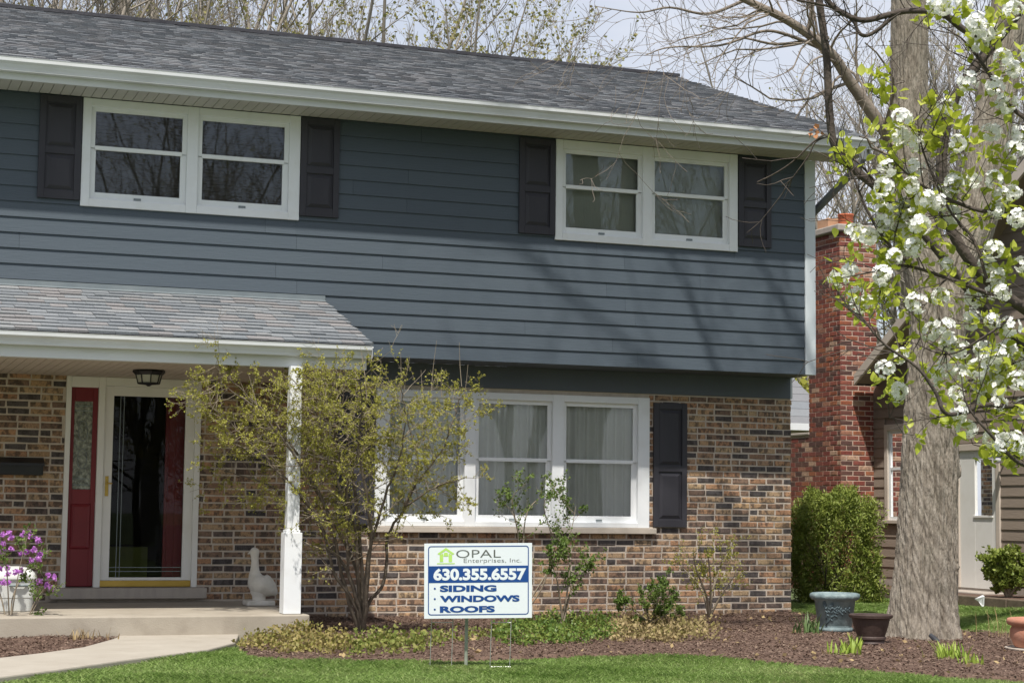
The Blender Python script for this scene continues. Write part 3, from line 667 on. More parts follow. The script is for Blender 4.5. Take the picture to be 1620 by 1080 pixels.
# --- front door unit
du = empty('front_door'); du.parent = house; rel(du, house, (-7.4, BY, .34))
YD = BY+.03
fr = MB()
fr.box(-8.075, -8.025, BY-.02, BY+.12, .342, 2.443); fr.box(-7.755, -7.69, BY-.02, BY+.12, .342, 2.443); fr.box(-6.778, -6.72, BY-.02, BY+.12, .342, 2.443)
fr.box(-8.025, -7.755, BY-.018, BY+.12, 2.335, 2.442); fr.box(-7.69, -6.778, BY-.018, BY+.12, 2.355, 2.442)
fr.build('door_frame', K['nwhite'], du, bevel=.004)
sd = MB(); sd.box(-8.025, -7.985, YD, YD+.04, .352, 2.335); sd.box(-7.805, -7.755, YD, YD+.04, .352, 2.335); sd.box(-7.985, -7.805, YD, YD+.04, 2.195, 2.335); sd.box(-7.985, -7.805, YD, YD+.04, .352, 1.315)
sidel = sd.build('sidelight', K['red'], du, bevel=.003)
rp = MB(); i, j, a, b, q = -7.995, -7.795, .72, 1.17, .03; yb, yf = YD-.001, YD-.014
rp.add([(i, yb, a), (j, yb, a), (j, yb, b), (i, yb, b), (i+q*.4, yf, a+q*.4), (j-q*.4, yf, a+q*.4), (j-q*.4, yf, b-q*.4), (i+q*.4, yf, b-q*.4), (i+q, yb-.004, a+q), (j-q, yb-.004, a+q), (j-q, yb-.004, b-q), (i+q, yb-.004, b-q)],
       [(0, 1, 5, 4), (1, 2, 6, 5), (2, 3, 7, 6), (3, 0, 4, 7), (4, 5, 9, 8), (5, 6, 10, 9), (6, 7, 11, 10), (7, 4, 8, 11), (8, 9, 10, 11)]); rp.build('panel', K['red'], sidel)
bx('leaded_pane', -7.985, -7.805, YD+.015, YD+.025, 1.315, 2.195, K['bevel'], sidel)
lm = MB()
for zz in (1.36, 1.42, 2.10, 2.15): lm.box(-7.985, -7.805, YD+.008, YD+.014, zz-.003, zz+.003)
for k in range(25):
    t0 = k/24*2*math.pi; t1 = (k+1)/24*2*math.pi
    for zc in (1.62, 1.9): lm.tube([(-7.895+.045*math.cos(t0), YD+.011, zc+.1*math.sin(t0)), (-7.895+.045*math.cos(t1), YD+.011, zc+.1*math.sin(t1))], [.003, .003], 4, False)
lm.build('came', K['came'], sidel)
st = MB(); st.box(-7.69, -7.6, YD-.02, YD+.02, .41, 2.354); st.box(-6.872, -6.778, YD-.02, YD+.02, .41, 2.354); st.box(-7.6, -6.872, YD-.02, YD+.02, 2.26, 2.354); st.box(-7.6, -6.872, YD-.02, YD+.02, .41, .44)
storm = st.build('storm_door', K['nwhite'], du, bevel=.004)
bx('kick_plate', -7.69, -6.778, YD-.024, YD+.02, .347, .409, K['brass'], storm, .003)
MB().add([(-7.6, YD, .44), (-6.872, YD, .44), (-6.872, YD, 2.26), (-7.6, YD, 2.26)], [(0, 1, 2, 3)]).build('glass', K['glass_door'], storm)
cm_ = MB()
for xx in (-7.53, -7.495): cm_.box(xx-.003, xx+.003, YD-.004, YD-.001, .44, 2.26)
for zz in (.50, .54): cm_.box(-7.6, -6.872, YD-.0045, YD-.0012, zz-.003, zz+.003)
cm_.build('came', K['came'], storm)
hd = MB(); hd.box(-7.665, -7.632, YD-.03, YD-.02, 1.25, 1.45); hd.tube([(-7.65, YD-.03, 1.38), (-7.65, YD-.065, 1.38), (-7.60, YD-.07, 1.375)], [.009, .009, .008], 8); hd.tube([(-7.65, YD-.03, 1.31), (-7.65, YD-.045, 1.31)], [.012, .012], 8)
hd.build('handle', K['brass'], storm, bevel=.002)
ent = MB(); X0, X1, Y0, Y1 = -8.03, -6.76, BY+.12, 3.2
for b_ in ((X0-.6, X1+.5, Y1, Y1+.03, .3, 2.5), (X0-.63, X0-.6, Y0, Y1, .3, 2.5), (X1+.5, X1+.53, Y0, Y1, .3, 2.5), (X0-.6, X1+.5, Y0+.1, Y1, 2.47, 2.5), (X0-.6, X1+.5, Y0+.1, Y1, .3, .33)): ent.box(*b_)
ent.build('entry_interior', K['interior'], du)
rd = MB(); rd.box(-7.05, -6.80, BY+.125, BY+.165, .35, 2.35)
for k in range(3): rd.box(-7.02+.075*k, -6.975+.075*k, BY+.115, BY+.124, .45, 2.28)
rd.build('inner_door', K['red'], du)
bx('storage_chest', -7.52, -7.05, 1.6, 2.0, .33, .72, pm('olive', [(.16, .19, .03), (.2, .22, .05)], 3), du)
# --- porch lantern
lt = empty('porch_light'); lt.parent = house; LX, LY = -7.45, -.62; rel(lt, house, (LX, LY, PZ))
MB().lathe([(.15, -.002), (.158, -.02), (.135, -.045), (.128, -.05)], (LX, LY, PZ), 8).build('canopy', K['black'], lt)
MB().lathe([(.118, -.05), (.098, -.125)], (LX, LY, PZ), 8).build('glass_shade', K['frost'], lt)
cg = MB()
for k in range(8):
    a = k*math.pi/4; cg.tube([(LX+.123*math.cos(a), LY+.123*math.sin(a), PZ-.048), (LX+.102*math.cos(a), LY+.102*math.sin(a), PZ-.128)], [.006, .006], 5)
cg.lathe([(.106, -.122), (.106, -.134), (.03, -.142), (.012, -.155)], (LX, LY, PZ), 8); cg.build('cage', K['black'], lt)
# --- wall mailbox
mbx = tag(empty('mailbox', (-8.52, BY-.06, 1.44)), 'black wall mailbox on brick beside the red sidelight', 'mailbox')
m = MB(); m.prism([(BY-.008, 1.445), (BY-.10, 1.445), (BY-.105, 1.56), (BY-.008, 1.60)], -8.72, -8.285); m.build('box', K['black'], mbx, bevel=.006)
m = MB(); m.prism([(BY-.007, 1.605), (BY-.118, 1.558), (BY-.12, 1.535), (BY-.126, 1.535), (BY-.124, 1.563), (BY-.007, 1.62)], -8.73, -8.275); m.build('lid', K['black'], mbx)

# ------------------------------------------------------------------ porch things
gs = tag(empty('goose_statue', (-6.55, -.1, .2)), 'pale cast stone goose statue standing on the porch', 'statue')
GX, GY = at(411, 957, z=.2)[:2]; G0 = np.array([GX, GY, .2])
gs.location = G0
ax = np.array([.93, -.25, 0]); ax /= np.linalg.norm(ax)         # tail direction, to the right
def gp(a, z): return tuple(G0+ax*a+np.array([0, 0, z]))
body = MB()
cp = [(.155, .10, .012), (.135, .125, .046), (.095, .155, .084), (.045, .185, .110), (0., .205, .120), (-.035, .24, .100), (-.052, .285, .066), (-.057, .33, .047), (-.057, .38, .039), (-.057, .43, .036), (-.06, .47, .038), (-.062, .505, .045), (-.064, .53, .045), (-.066, .55, .032), (-.066, .563, .008)]
P = resample([gp(c[0], c[1]) for c in cp], 3); R = np.interp(np.linspace(0, len(cp)-1, len(P)), range(len(cp)), [c[2] for c in cp])
body.tube(P, R, 20); body.build('body', K['statue'], gs, smooth=True)
MB().tube([gp(-.08, .515), gp(-.105, .51), gp(-.122, .503), gp(-.132, .499)], [.026, .021, .014, .006], 10, sq=.6).build('beak', K['statue'], gs, smooth=True)
lg = MB().lathe([(.08, .03), (.066, .055), (.068, .09), (.09, .13), (.08, .16)], tuple(G0+ax*(-.01)), 14); lg.build('legs', K['statue'], gs, smooth=True)
bm_ = MB(); bm_.box(-.15, .13, -.11, .11, .001, .05); o = bm_.build('base', K['statue'], gs, bevel=.012); o.location = (0, 0, 0)

bn = tag(empty('trash_bin', at(20, 966, z=.2)), 'light grey plastic bin with domed lid behind the purple flowers', 'bin')
bp = at(14, 966, z=.2); bn.location = bp
def rrect(hx, hy, r, n=6):
    out = []
    for cx, cy, a0 in ((hx-r, hy-r, 0), (-hx+r, hy-r, 90), (-hx+r, -hy+r, 180), (hx-r, -hy+r, 270)):
        for k in range(n+1): a = math.radians(a0+90*k/n); out.append((cx+r*math.cos(a), cy+r*math.sin(a)))
    return out
def loft(rings):
    mb = MB(); n = len(rings[0][0]); V = []
    for ring, z in rings: V += [(p[0], p[1], z) for p in ring]
    F = [(j*n+i, j*n+(i+1) % n, (j+1)*n+(i+1) % n, (j+1)*n+i) for j in range(len(rings)-1) for i in range(n)]+[tuple(range(n))[::-1], tuple(range((len(rings)-1)*n, len(rings)*n))]
    return mb.add(V, F)
o = loft([(rrect(.185, .14, .05), 0.), (rrect(.192, .147, .05), .01), (rrect(.20, .155, .05), .12), (rrect(.205, .16, .05), .125), (rrect(.21, .165, .05), .28)]).build('tub', K['bin'], bn, smooth=False, bevel=.004); o.location = (0, 0, 0)
o = loft([(rrect(.222, .177, .055), .28), (rrect(.222, .177, .055), .30), (rrect(.205, .16, .055), .345), (rrect(.165, .12, .055), .385), (rrect(.09, .07, .04), .40)]).build('lid', K['bin'], bn, smooth=True); o.location = (0, 0, 0)
h = MB(); h.tube([(-.02, -.172, .235), (.02, -.19, .235), (.10, -.19, .235), (.14, -.172, .235)], [.012]*4, 8); o = h.build('handle', K['came'], bn); o.location = (0, 0, 0)

# ------------------------------------------------------------------ yard sign
sg = tag(empty('yard_sign', tuple(at(740, 1056, z=0))), 'white and blue contractor yard sign on wire legs in front lawn', 'yard sign')
SP = at(740, 1056, z=0); DS = float(np.dot(SP-CAM, CF))
c00, c10, c01, c11 = [at(u, v, D=DS+dd) for u, v, dd in ((671, 978, -.03), (842, 975.3, .03), (677, 858.5, -.03), (847, 858.5, .03))]
ex_ = (c10-c00+c11-c01)/2; ey_ = (c01-c00+c11-c10)/2; SW, SH = np.linalg.norm(ex_), np.linalg.norm(ey_); ex_ /= SW; ey_ -= ex_*np.dot(ex_, ey_); ey_ /= np.linalg.norm(ey_); ez_ = np.cross(ex_, ey_)
SM = Matrix(((ex_[0], ey_[0], ez_[0], c00[0]), (ex_[1], ey_[1], ez_[1], c00[1]), (ex_[2], ey_[2], ez_[2], c00[2]), (0, 0, 0, 1)))
def on_sign(o):
    o.parent = sg; o.matrix_parent_inverse = Matrix.Identity(4)
    o.matrix_local = Matrix.Translation(-Vector(sg.location)) @ SM; return o
panel = MB().box(0, SW, 0, SH, -.006, 0).build('panel', K['sign']); on_sign(panel)
def flat(name, mb, mat): 
    o = mb.build(name, mat); o.parent = panel; o.location = (0, 0, 0); return o
def X(px): return (px-671)/171.*SW            # sign face coordinates from the photo's pixels
# border line with rounded corners
bl, br_, bb_, bt = .028*SW/.8, SW-.024, .024, SH-.018
ring = rrect((br_-bl)/2, (bt-bb_)/2, .022); ins = rrect((br_-bl)/2-.007, (bt-bb_)/2-.007, .016); cxs, cys = (bl+br_)/2, (bb_+bt)/2; n = len(ring)
mb = MB(); mb.add([(cxs+p[0], cys+p[1], .0012) for p in ring]+[(cxs+p[0], cys+p[1], .0012) for p in ins], [(i, (i+1) % n, n+(i+1) % n, n+i) for i in range(n)]); flat('border', mb, K['blue'])
mb = MB(); mb.box(bl+.004, br_-.004, SH*.475, SH*.70, .0002, .001); flat('number_band', mb, K['blue'])
def text(s, x0, x1, y0, h, mat, off=0., z=.0016, spacing=1.):
    cu = bpy.data.curves.new('lettering', 'FONT'); cu.body = s; cu.size = 1; cu.offset = off; cu.space_character = spacing; cu.resolution_u = 4
    t = bpy.data.objects.new('t', cu); COL.objects.link(t); dg = bpy.context.evaluated_depsgraph_get(); me = bpy.data.meshes.new_from_object(t.evaluated_get(dg)); bpy.data.objects.remove(t)
    co = np.zeros(len(me.vertices)*3, np.float32); me.vertices.foreach_get('co', co); co = co.reshape(-1, 3); a = co.min(0); b = co.max(0)
    co[:, 0] = x0+(co[:, 0]-a[0])/(b[0]-a[0])*(x1-x0); co[:, 1] = y0+(co[:, 1]-a[1])/(b[1]-a[1])*h; co[:, 2] = z
    me.vertices.foreach_set('co', co.ravel()); me.materials.clear(); me.materials.append(mat); me.update()
    o = bpy.data.objects.new('lettering', me); COL.objects.link(o); o.parent = panel; return o
fx = lambda t: t*SW; fy = lambda t: t*SH
text('630.355.6557', fx(.085), fx(.945), fy(.505), fy(.165), K['sign'], .045)
text('SIDING', fx(.145), fx(.67), fy(.355), fy(.088), K['blue'], .048)
text('WINDOWS', fx(.145), fx(.885), fy(.218), fy(.088), K['blue'], .048)
text('ROOFS', fx(.145), fx(.655), fy(.078), fy(.088), K['blue'], .048)
for q in (.40, .262, .122): flat('bullet', MB().prism([(fx(.098)+.0075*math.cos(t), fy(q)+.0075*math.sin(t)) for t in np.linspace(0, 6.28, 12)[:-1]], .0004, .0016, 'z'), K['blue'])
text('OPAL', fx(.295), fx(.71), fy(.81), fy(.105), K['grey'], -.008)
text('Enterprises, Inc.', fx(.365), fx(.90), fy(.725), fy(.075), K['grey'], -.012)
ic = MB(); cx = fx(.20)
ic.add([(cx-.062, fy(.865), .0014), (cx, fy(.945), .0014), (cx+.062, fy(.865), .0014), (cx+.05, fy(.85), .0014), (cx, fy(.91), .0014), (cx-.05, fy(.85), .0014)], [(0, 5, 4, 1), (1, 4, 3, 2)])
ic.add([(cx-.045, fy(.755), .0013), (cx-.02, fy(.755), .0013), (cx-.02, fy(.87), .0013), (cx-.045, fy(.85), .0013)], [(0, 1, 2, 3)]); ic.add([(cx+.02, fy(.755), .0013), (cx+.045, fy(.755), .0013), (cx+.045, fy(.85), .0013), (cx+.02, fy(.87), .0013)], [(0, 1, 2, 3)])
ic.add([(cx-.018, fy(.83), .0015), (cx+.018, fy(.83), .0015), (cx+.012, fy(.88), .0015), (cx-.012, fy(.88), .0015)], [(0, 1, 2, 3)]); ic.add([(cx-.065, fy(.728), .0015), (cx+.065, fy(.728), .0015), (cx+.065, fy(.74), .0015), (cx-.065, fy(.74), .0015)], [(0, 1, 2, 3)])
flat('house_emblem', ic, K['green'])
for (ua, ub) in ((682, 716), (777, 808)):
    w_ = MB()
    for u in (ua, ub): w_.tube([tuple(at(u+2, 940, D=DS+.035)), tuple(at(u, 1000, D=DS+.035)), tuple(at(u-2, 1060, D=DS+.035))], [.003]*3, 5)
    for v in (984, 1054): w_.tube([tuple(at(ua, v, D=DS+.035)), tuple(at(ub, v, D=DS+.035))], [.003]*2, 5)
    w_.build('wire_leg', K['wire'], sg)
pk = MB(); a, b = at(739, 930, D=DS+.12), at(737, 1052, D=DS+.12); b[2] = -.02; pk.tube([tuple(a), tuple(b)], [.013, .013], 8)
pk.lathe([(.016, 0), (.019, .01), (.012, .03)], tuple(a), 8)
tag(pk.build('garden_stake', K['stake']), 'thin grey green metal stake standing just behind the yard sign', 'stake')

# ------------------------------------------------------------------ planters
pp = at(1321, 999, z=.02); pl = tag(empty('planter', pp), 'large verdigris blue planter with leaf relief beside the tree', 'planter')
sc_ = float(np.dot(pp-CAM, CF))/FPX
wv = lambda a, j: 1+(.02*math.sin(a*14) if j in (6, 7, 8) else 0)
o = MB().lathe([(.145, 0), (.172, .01), (.172, .04), (.155, .055), (.165, .07), (.195, .30), (.225, .315), (.240, .335), (.238, .365), (.215, .375), (.20, .36), (.19, .30)], (0, 0, 0), 48, True, wv).build('pot', K['bluepot'], pl, smooth=True); o.location = (0, 0, 0)
tocam = CAM-pp; a0 = math.atan2(tocam[1], tocam[0])
vn = MB()
def pot_pt(a, z): r = .166+(z-.07)/.23*.03+.003; return (r*math.cos(a0+a), r*math.sin(a0+a), z)
for (s, e, zs, ze) in ((-.55, .75, .07, .22), (-.5, -.15, .12, .25), (-.2, .35, .18, .19), (-.45, -.62, .16, .27)):
    pts = [pot_pt(s+(e-s)*t, zs+(ze-zs)*t+.04*math.sin(t*3.1)) for t in np.linspace(0, 1, 9)]; vn.tube(pts, [.006]*9, 6)
    for t in np.linspace(.25, 1, 5):
        for sg_ in (-1, 1):
            q0 = pot_pt(s+(e-s)*t, zs+(ze-zs)*t+.04*math.sin(t*3.1)); q1 = pot_pt(s+(e-s)*t+.10, zs+(ze-zs)*t+.04*math.sin(t*3.1)+sg_*.032); vn.tube([q0, tuple((np.array(q0)+q1)/2), q1], [.003, .011, .002], 6)
o = vn.build('leaf_relief', pm('relief_paint', [(.06, .085, .095), (.09, .12, .13)], 9, .6), pl, smooth=True); o.location = (0, 0, 0)
o = MB().lathe([(.0, .33), (.1, .335), (.19, .33)], (0, 0, 0), 24, False).build('soil', K['mulch'], pl); o.location = (0, 0, 0)
pp2 = at(1378, 1020, z=.02); p2 = tag(empty('planter', pp2), 'dark brown flared planter with a wide rim in front of the trunk', 'planter')
o = MB().lathe([(.115, 0), (.125, .02), (.115, .04), (.118, .05), (.13, .055), (.13, .07), (.12, .08), (.15, .17), (.165, .23), (.188, .24), (.192, .262), (.18, .268), (.155, .262), (.145, .22)], (0, 0, 0), 40).build('pot', K['brownpot'], p2, smooth=False); o.location = (0, 0, 0)
o = MB().lathe([(.001, .23), (.08, .236), (.15, .23)], (0, 0, 0), 24, False).build('soil', K['mulch'], p2); o.location = (0, 0, 0)
pp3 = at(1638, 1030, z=.02); p3 = tag(empty('planter', pp3), 'round terracotta bowl planter at the right edge', 'planter')
o = MB().lathe([(.13, .03), (.17, .04), (.205, .12), (.205, .18), (.19, .21), (.225, .225), (.235, .25), (.225, .275), (.20, .28), (.185, .25), (.19, .2)], (0, 0, 0), 40).build('pot', K['terracotta'], p3, smooth=True); o.location = (0, 0, 0)
o = MB().lathe([(.17, 0), (.24, .012), (.25, .035), (.235, .036), (.2, .02)], (0, 0, 0), 32).build('saucer', K['stone'], p3, smooth=True); o.location = (0, 0, 0)

# ------------------------------------------------------------------ neighbour's house
NX = 4.5
nh = tag(empty('neighbouring_house', (NX, 2., 0.)), 'brown lap sided neighbouring house with a red brick chimney', 'house')
yA = at(1383, 700, x=NX)[1]; YN0 = -4.
eL = at(1357, 606, x=NX-.42); slope = .60
def rake_z(y): return eL[2]+(eL[1]-y)*slope if y > 1.0 else eL[2]+(eL[1]-1.0)*slope-(1.0-y)*slope
NB = .24
nw = MB(); nw.add([(NX+.01, YN0, -.1), (NX+.01, yA+.05, -.1), (NX+.01, yA+.05, rake_z(yA)+.1), (NX+.01, 1., rake_z(1.)+.1), (NX+.01, YN0, rake_z(YN0)+.1)], [(0, 1, 2, 3, 4)])
nw.add([(NX+8, YN0, -.1), (NX+8, eL[1]-.3, -.1), (NX+8, eL[1]-.3, rake_z(eL[1]-.3)), (NX+8, 1., rake_z(1.)), (NX+8, YN0, rake_z(YN0))], [(0, 1, 2, 3, 4)])
nw.box(NX+.012, NX+8, eL[1]-.32, eL[1]-.3, -.1, rake_z(eL[1]-.3)); nw.box(NX+.012, NX+8, YN0, YN0+.02, -.1, rake_z(YN0))
nwall = nw.build('side_wall', K['nsiding'], nh)
dA, dB = at(1519, 720, x=NX)[1], at(1580, 925, x=NX)[1]; dz0, dz1 = at(1545, 930, x=NX)[2], at(1550, 712, x=NX)[2]
wA = at(1402, 700, x=NX)[1]; wz0, wz1 = at(1402, 822, x=NX)[2], at(1402, 672, x=NX)[2]; wB = wA-.95
NL = .147; k = 0
while True:
    z0 = NB+k*NL; 
    if z0 > 6.4: break
    # extents along y below the rake
    ya, yb = YN0, yA-.002
    if z0 > rake_z(yb): yb = eL[1]-(z0-eL[2])/slope
    if z0 > rake_z(ya): ya = 1.0-(rake_z(1.)-z0)/slope
    segs = [(ya, yb)] if yb-ya > .1 else []
    for h in ((dB-.09, dA+.09, dz0, dz1+.1), (wB-.09, wA+.02, wz0-.06, wz1+.02)):
        if z0+NL > h[2] and z0 < h[3]:
            nx = []
            for s in segs:
                if s[1] <= h[0] or s[0] >= h[1]: nx.append(s); continue
                if s[0] < h[0]: nx.append((s[0], h[0]))
                if s[1] > h[1]: nx.append((h[1], s[1]))
            segs = nx
    for a, b in segs:
        if b-a < .04: continue
        z1 = z0+NL+.02; t = .018
        MB().add([(NX-t, a, z0), (NX-t, b, z0), (NX-.004, b, z1), (NX-.004, a, z1), (NX-.006, a, z0), (NX-.006, b, z0), (NX+.004, b, z1), (NX+.004, a, z1)],
                 [(1, 0, 3, 2), (4, 5, 6, 7), (5, 4, 0, 1), (3, 7, 6, 2), (0, 4, 7, 3), (5, 1, 2, 6)]).build('siding_plank', K['nsiding'], nwall)
    k += 1
bx('foundation', NX-.01, NX+.1, YN0, yA, -.1, NB, K['stepstone'], nh)
rf = MB(); rf.prism([(eL[1]+.1, eL[2]-.02), (1., rake_z(1.)+.06), (YN0-.5, rake_z(YN0-.5)+.04), (YN0-.5, rake_z(YN0-.5)+.2), (1., rake_z(1.)+.24), (eL[1]+.1, eL[2]+.14)], NX-.40, NX+8.4)
nroof = rf.build('roof', K['darkroof'], nh)
rbd = MB(); rbd.prism([(eL[1]+.08, eL[2]-.02), (1., rake_z(1.)), (YN0-.5, rake_z(YN0-.5)), (YN0-.5, rake_z(YN0-.5)+.17), (1., rake_z(1.)+.17), (eL[1]+.08, eL[2]+.13)], NX-.44, NX-.402); rbd.build('rake_board', K['ntrim'], nroof)
rsf = MB(); rsf.prism([(eL[1]+.05, eL[2]+.0), (1., rake_z(1.)+.03), (1., rake_z(1.)+.05), (eL[1]+.05, eL[2]+.02)], NX-.4, NX); rsf.build('rake_soffit', K['nsiding'], nroof)
# chimney
CY0 = yA; CX0 = at(1330, 700, y=CY0)[0]; CY1 = at(1280, 640, x=CX0)[1]; CY2 = CY1+.95; CZS = at(1262, 688, x=CX0)[2]; CZT = at(1330, 366, y=CY0)[2]
ch = MB(); ch.box(CX0+.0025, NX+.06, CY0+.0025, CY1-.012, -.1, CZT); ch.box(CX0+.0025, NX+.3, CY1-.012, CY2, -.1, CZS-.01)
chim = ch.build('chimney', K['redmortar'], nh)
CC = .0752; cb = []
nc = int(CZT/CC)
for k in range(nc):
    z = k*CC; top = CY1 if z+CC > CZS else CY2
    # front face (facing -y): along x
    x = CX0+(.0 if k % 2 else .105); 
    if k % 2 == 0: cb.append(('f', CX0, x-.011, z))
    while x < NX+.05:
        b = min(x+.201, NX+.06); cb.append(('f', x, b, z)); x = b+.013
    y = CY0+(.105 if k % 2 else 0)
    if k % 2: cb.append(('s', CY0, y-.011, z))
    while y < top-.03:
        b = min(y+.201, top); cb.append(('s', y, b, z)); y = b+.013
def cvis(q):
    v = q[3] if 1.35 < q[3] else -5
    if q[0] == 's' and q[1] > CY1: v -= 3
    if q[3] > 4.9: v -= 1
    return (2 if q[0] == 'f' else 1)+(0 if v > 0 else v)-q[1]*.01*(q[0] == 's')
cb.sort(key=cvis, reverse=True)
cm2 = MB(); cpc = {}
for i, (fc, a, b, z) in enumerate(cb):
    l, h, e = (b-a)/2, (CC-.013)/2, .0035
    if l < .008: continue
    if i < 300:
        key = (round(l*2/.02), i % 5)
        if key not in cpc: cpc[key] = brick_proto(max(key[0]*.02, .02), CC-.013, .03, key[1], K['redbrick'])
        o = bpy.data.objects.new('brick', cpc[key]); COL.objects.link(o); o.parent = chim; o.scale = (2*l/max(key[0]*.02, .02), 1, 1); jy = rb.uniform(-.004, -.001)
        if fc == 'f': rel(o, chim, ((a+b)/2, CY0+jy, z+CC/2))
        else: rel(o, chim, (CX0+jy, (a+b)/2, z+CC/2)); o.rotation_euler = (0, 0, -math.pi/2)
    else:
        if fc == 'f': cm2.box(a, b, CY0+rb.uniform(-.003, .0005), CY0+.03, z+.0065, z+CC-.0065)
        else: cm2.box(CX0+rb.uniform(-.003, .0005), CX0+.03, a, b, z+.0065, z+CC-.0065)
tag(cm2.build('bricks', K['redbrick_i'], chim), kind='stuff')
bx('cap', CX0-.06, NX+.12, CY0-.06, CY1+.06, CZT, CZT+.11, K['stepstone'], chim, .02)
bx('shoulder', CX0-.02, NX+.1, CY1-.01, CY2+.02, CZS-.012, CZS+.03, K['stepstone'], chim, .01)
f1 = at(1338, 362, y=CY0+.25); MB().lathe([(.11, 0), (.115, .03), (.115, .18), (.125, .19), (.125, .21), (.095, .21), (.09, .05)], (f1[0], f1[1], CZT+.1), 20).build('flue_pot', pm('orange_clay', [(.45, .12, .055), (.52, .16, .08)], 6, .8), chim, smooth=True)
f2 = at(1312, 366, y=CY0+.55); MB().box(f2[0]-.10, f2[0]+.16, f2[1]-.14, f2[1]+.2, CZT+.1, CZT+.27).build('flue_tile', pm('tan_clay', [(.42, .24, .14), (.5, .3, .19)], 6, .85), chim, bevel=.012)
# door, window, lantern of the neighbour
nd = MB(); cw = .085
nd.box(NX-.035, NX+.02, dA, dA+cw, dz0, dz1); nd.box(NX-.035, NX+.02, dB-cw, dB, dz0, dz1); nd.box(NX-.045, NX+.02, dB-cw-.02, dA+cw+.02, dz1, dz1+.09)
ndo = empty('side_door'); ndo.parent = nh; rel(ndo, nh, (NX, dA, dz0))
nd.build('door_casing', K['ntrim'], ndo, bevel=.004)
zg0, zg1 = at(1560, 815, x=NX)[2], at(1560, 727, x=NX)[2]; g0, g1_ = dB+.1, dA-.36
dl = MB(); dl.box(NX-.015, NX+.03, g1_, dA, dz0, dz1); dl.box(NX-.015, NX+.03, dB, g0, dz0, dz1); dl.box(NX-.0145, NX+.03, g0, g1_, dz0, zg0); dl.box(NX-.0145, NX+.03, g0, g1_, zg1, dz1)
dl.box(NX-.03, NX-.0146, g0-.02, g1_+.03, zg0-.03, zg0); dl.build('door_leaf', K['nwhite'], ndo, bevel=.003)
MB().add([(NX+.008, g0, zg0), (NX+.008, g1_, zg0), (NX+.008, g1_, zg1), (NX+.008, g0, zg1)], [(0, 1, 2, 3)]).build('door_pane', K['glass'], ndo)
bx('interior', NX+.012, NX+.02, g0-.05, g1_+.05, zg0-.05, zg1+.05, K['interior'], ndo)
nwd = empty('window'); nwd.parent = nh; rel(nwd, nh, (NX, wA, wz0))
m = MB(); m.box(NX-.04, NX+.02, wA-.09, wA, wz0, wz1); m.box(NX-.04, NX+.02, wB-.09, wB, wz0, wz1); m.box(NX-.045, NX+.02, wB, wA-.09, wz1-.09, wz1); m.box(NX-.06, NX+.02, wB-.12, wA+.03, wz0-.05, wz0); m.build('casing', K['ntrim'], nwd, bevel=.004)
m = MB(); zm = (wz0+wz1)/2+.05
for y0, y1 in ((wA-.14, wA-.09), (wB, wB+.05)): m.box(NX-.015, NX+.02, y0, y1, wz0, wz1-.09)
for z0, z1 in ((wz0, wz0+.05), (zm-.02, zm+.02), (wz1-.14, wz1-.09)): m.box(NX-.0145, NX+.02, wB+.05, wA-.14, z0, z1)
m.build('sash', K['vinyl'], nwd)
MB().add([(NX+.003, wB, wz0), (NX+.003, wA-.1, wz0), (NX+.003, wA-.1, wz1-.1), (NX+.003, wB, wz1-.1)], [(0, 1, 2, 3)]).build('pane', K['glass'], nwd)
bx('shade', NX+.006, NX+.009, wB, wA-.1, wz0, wz1-.1, K['blind'], nwd)
ln = empty('wall_lantern'); ln.parent = nh; lp = at(1578, 727, x=NX-.16); rel(ln, nh, lp)
MB().lathe([(.0, -.05), (.045, -.04), (.06, 0), (.045, .045), (.0, .06)], tuple(lp), 14, False).build('globe', pm('milk_glass', [(.55, .56, .6), (.6, .6, .64)], 4, .3), ln, smooth=True)
m = MB(); m.tube([tuple(lp+np.array([0, 0, .05])), tuple(lp+np.array([0, 0, .12])), tuple(lp+np.array([.06, -.02, .16])), tuple(lp+np.array([.15, -.04, .12]))], [.02, .016, .014, .014], 8); m.lathe([(.03, .03), (.07, .05), (.03, .10)], tuple(lp), 12); m.box(NX-.02, NX, lp[1]-.09, lp[1]+.02, lp[2]+.02, lp[2]+.2)
m.build('bracket', K['black'], ln)
# low wing behind the chimney
wp = at(1270, 680, y=10.2)
wgr = MB(); wgr.box(wp[0]-1.2, wp[0]+1.0, 10.4, 14, -.1, wp[2]-.15); wgr.build('rear_wing', K['nsiding'], nh)
zz = wp[2]; wr = MB()
for k in range(9): wr.add([(wp[0]-1.5, 10.0+k*.26, zz+.1+k*.15), (wp[0]+.62, 10.0+k*.26, zz+.1+k*.15), (wp[0]+.62, 10.0+(k+1)*.26, zz+.09+(k+1)*.15), (wp[0]-1.5, 10.0+(k+1)*.26, zz+.09+(k+1)*.15), (wp[0]-1.5, 10.0+k*.26, zz+.06+k*.15), (wp[0]+.62, 10.0+k*.26, zz+.06+k*.15)], [(0, 1, 2, 3), (4, 5, 1, 0)])
wrf = wr.build('rear_roof', K['shingle'], nh); bx('rear_gutter', wp[0]-1.5, wp[0]+.66, 9.86, 9.99, zz-.02, zz+.1, K['white'], wrf)
bx('rear_fascia', wp[0]-1.5, wp[0]+.62, 10.0, 10.03, zz-.14, zz+.06, K['ntrim'], wrf)
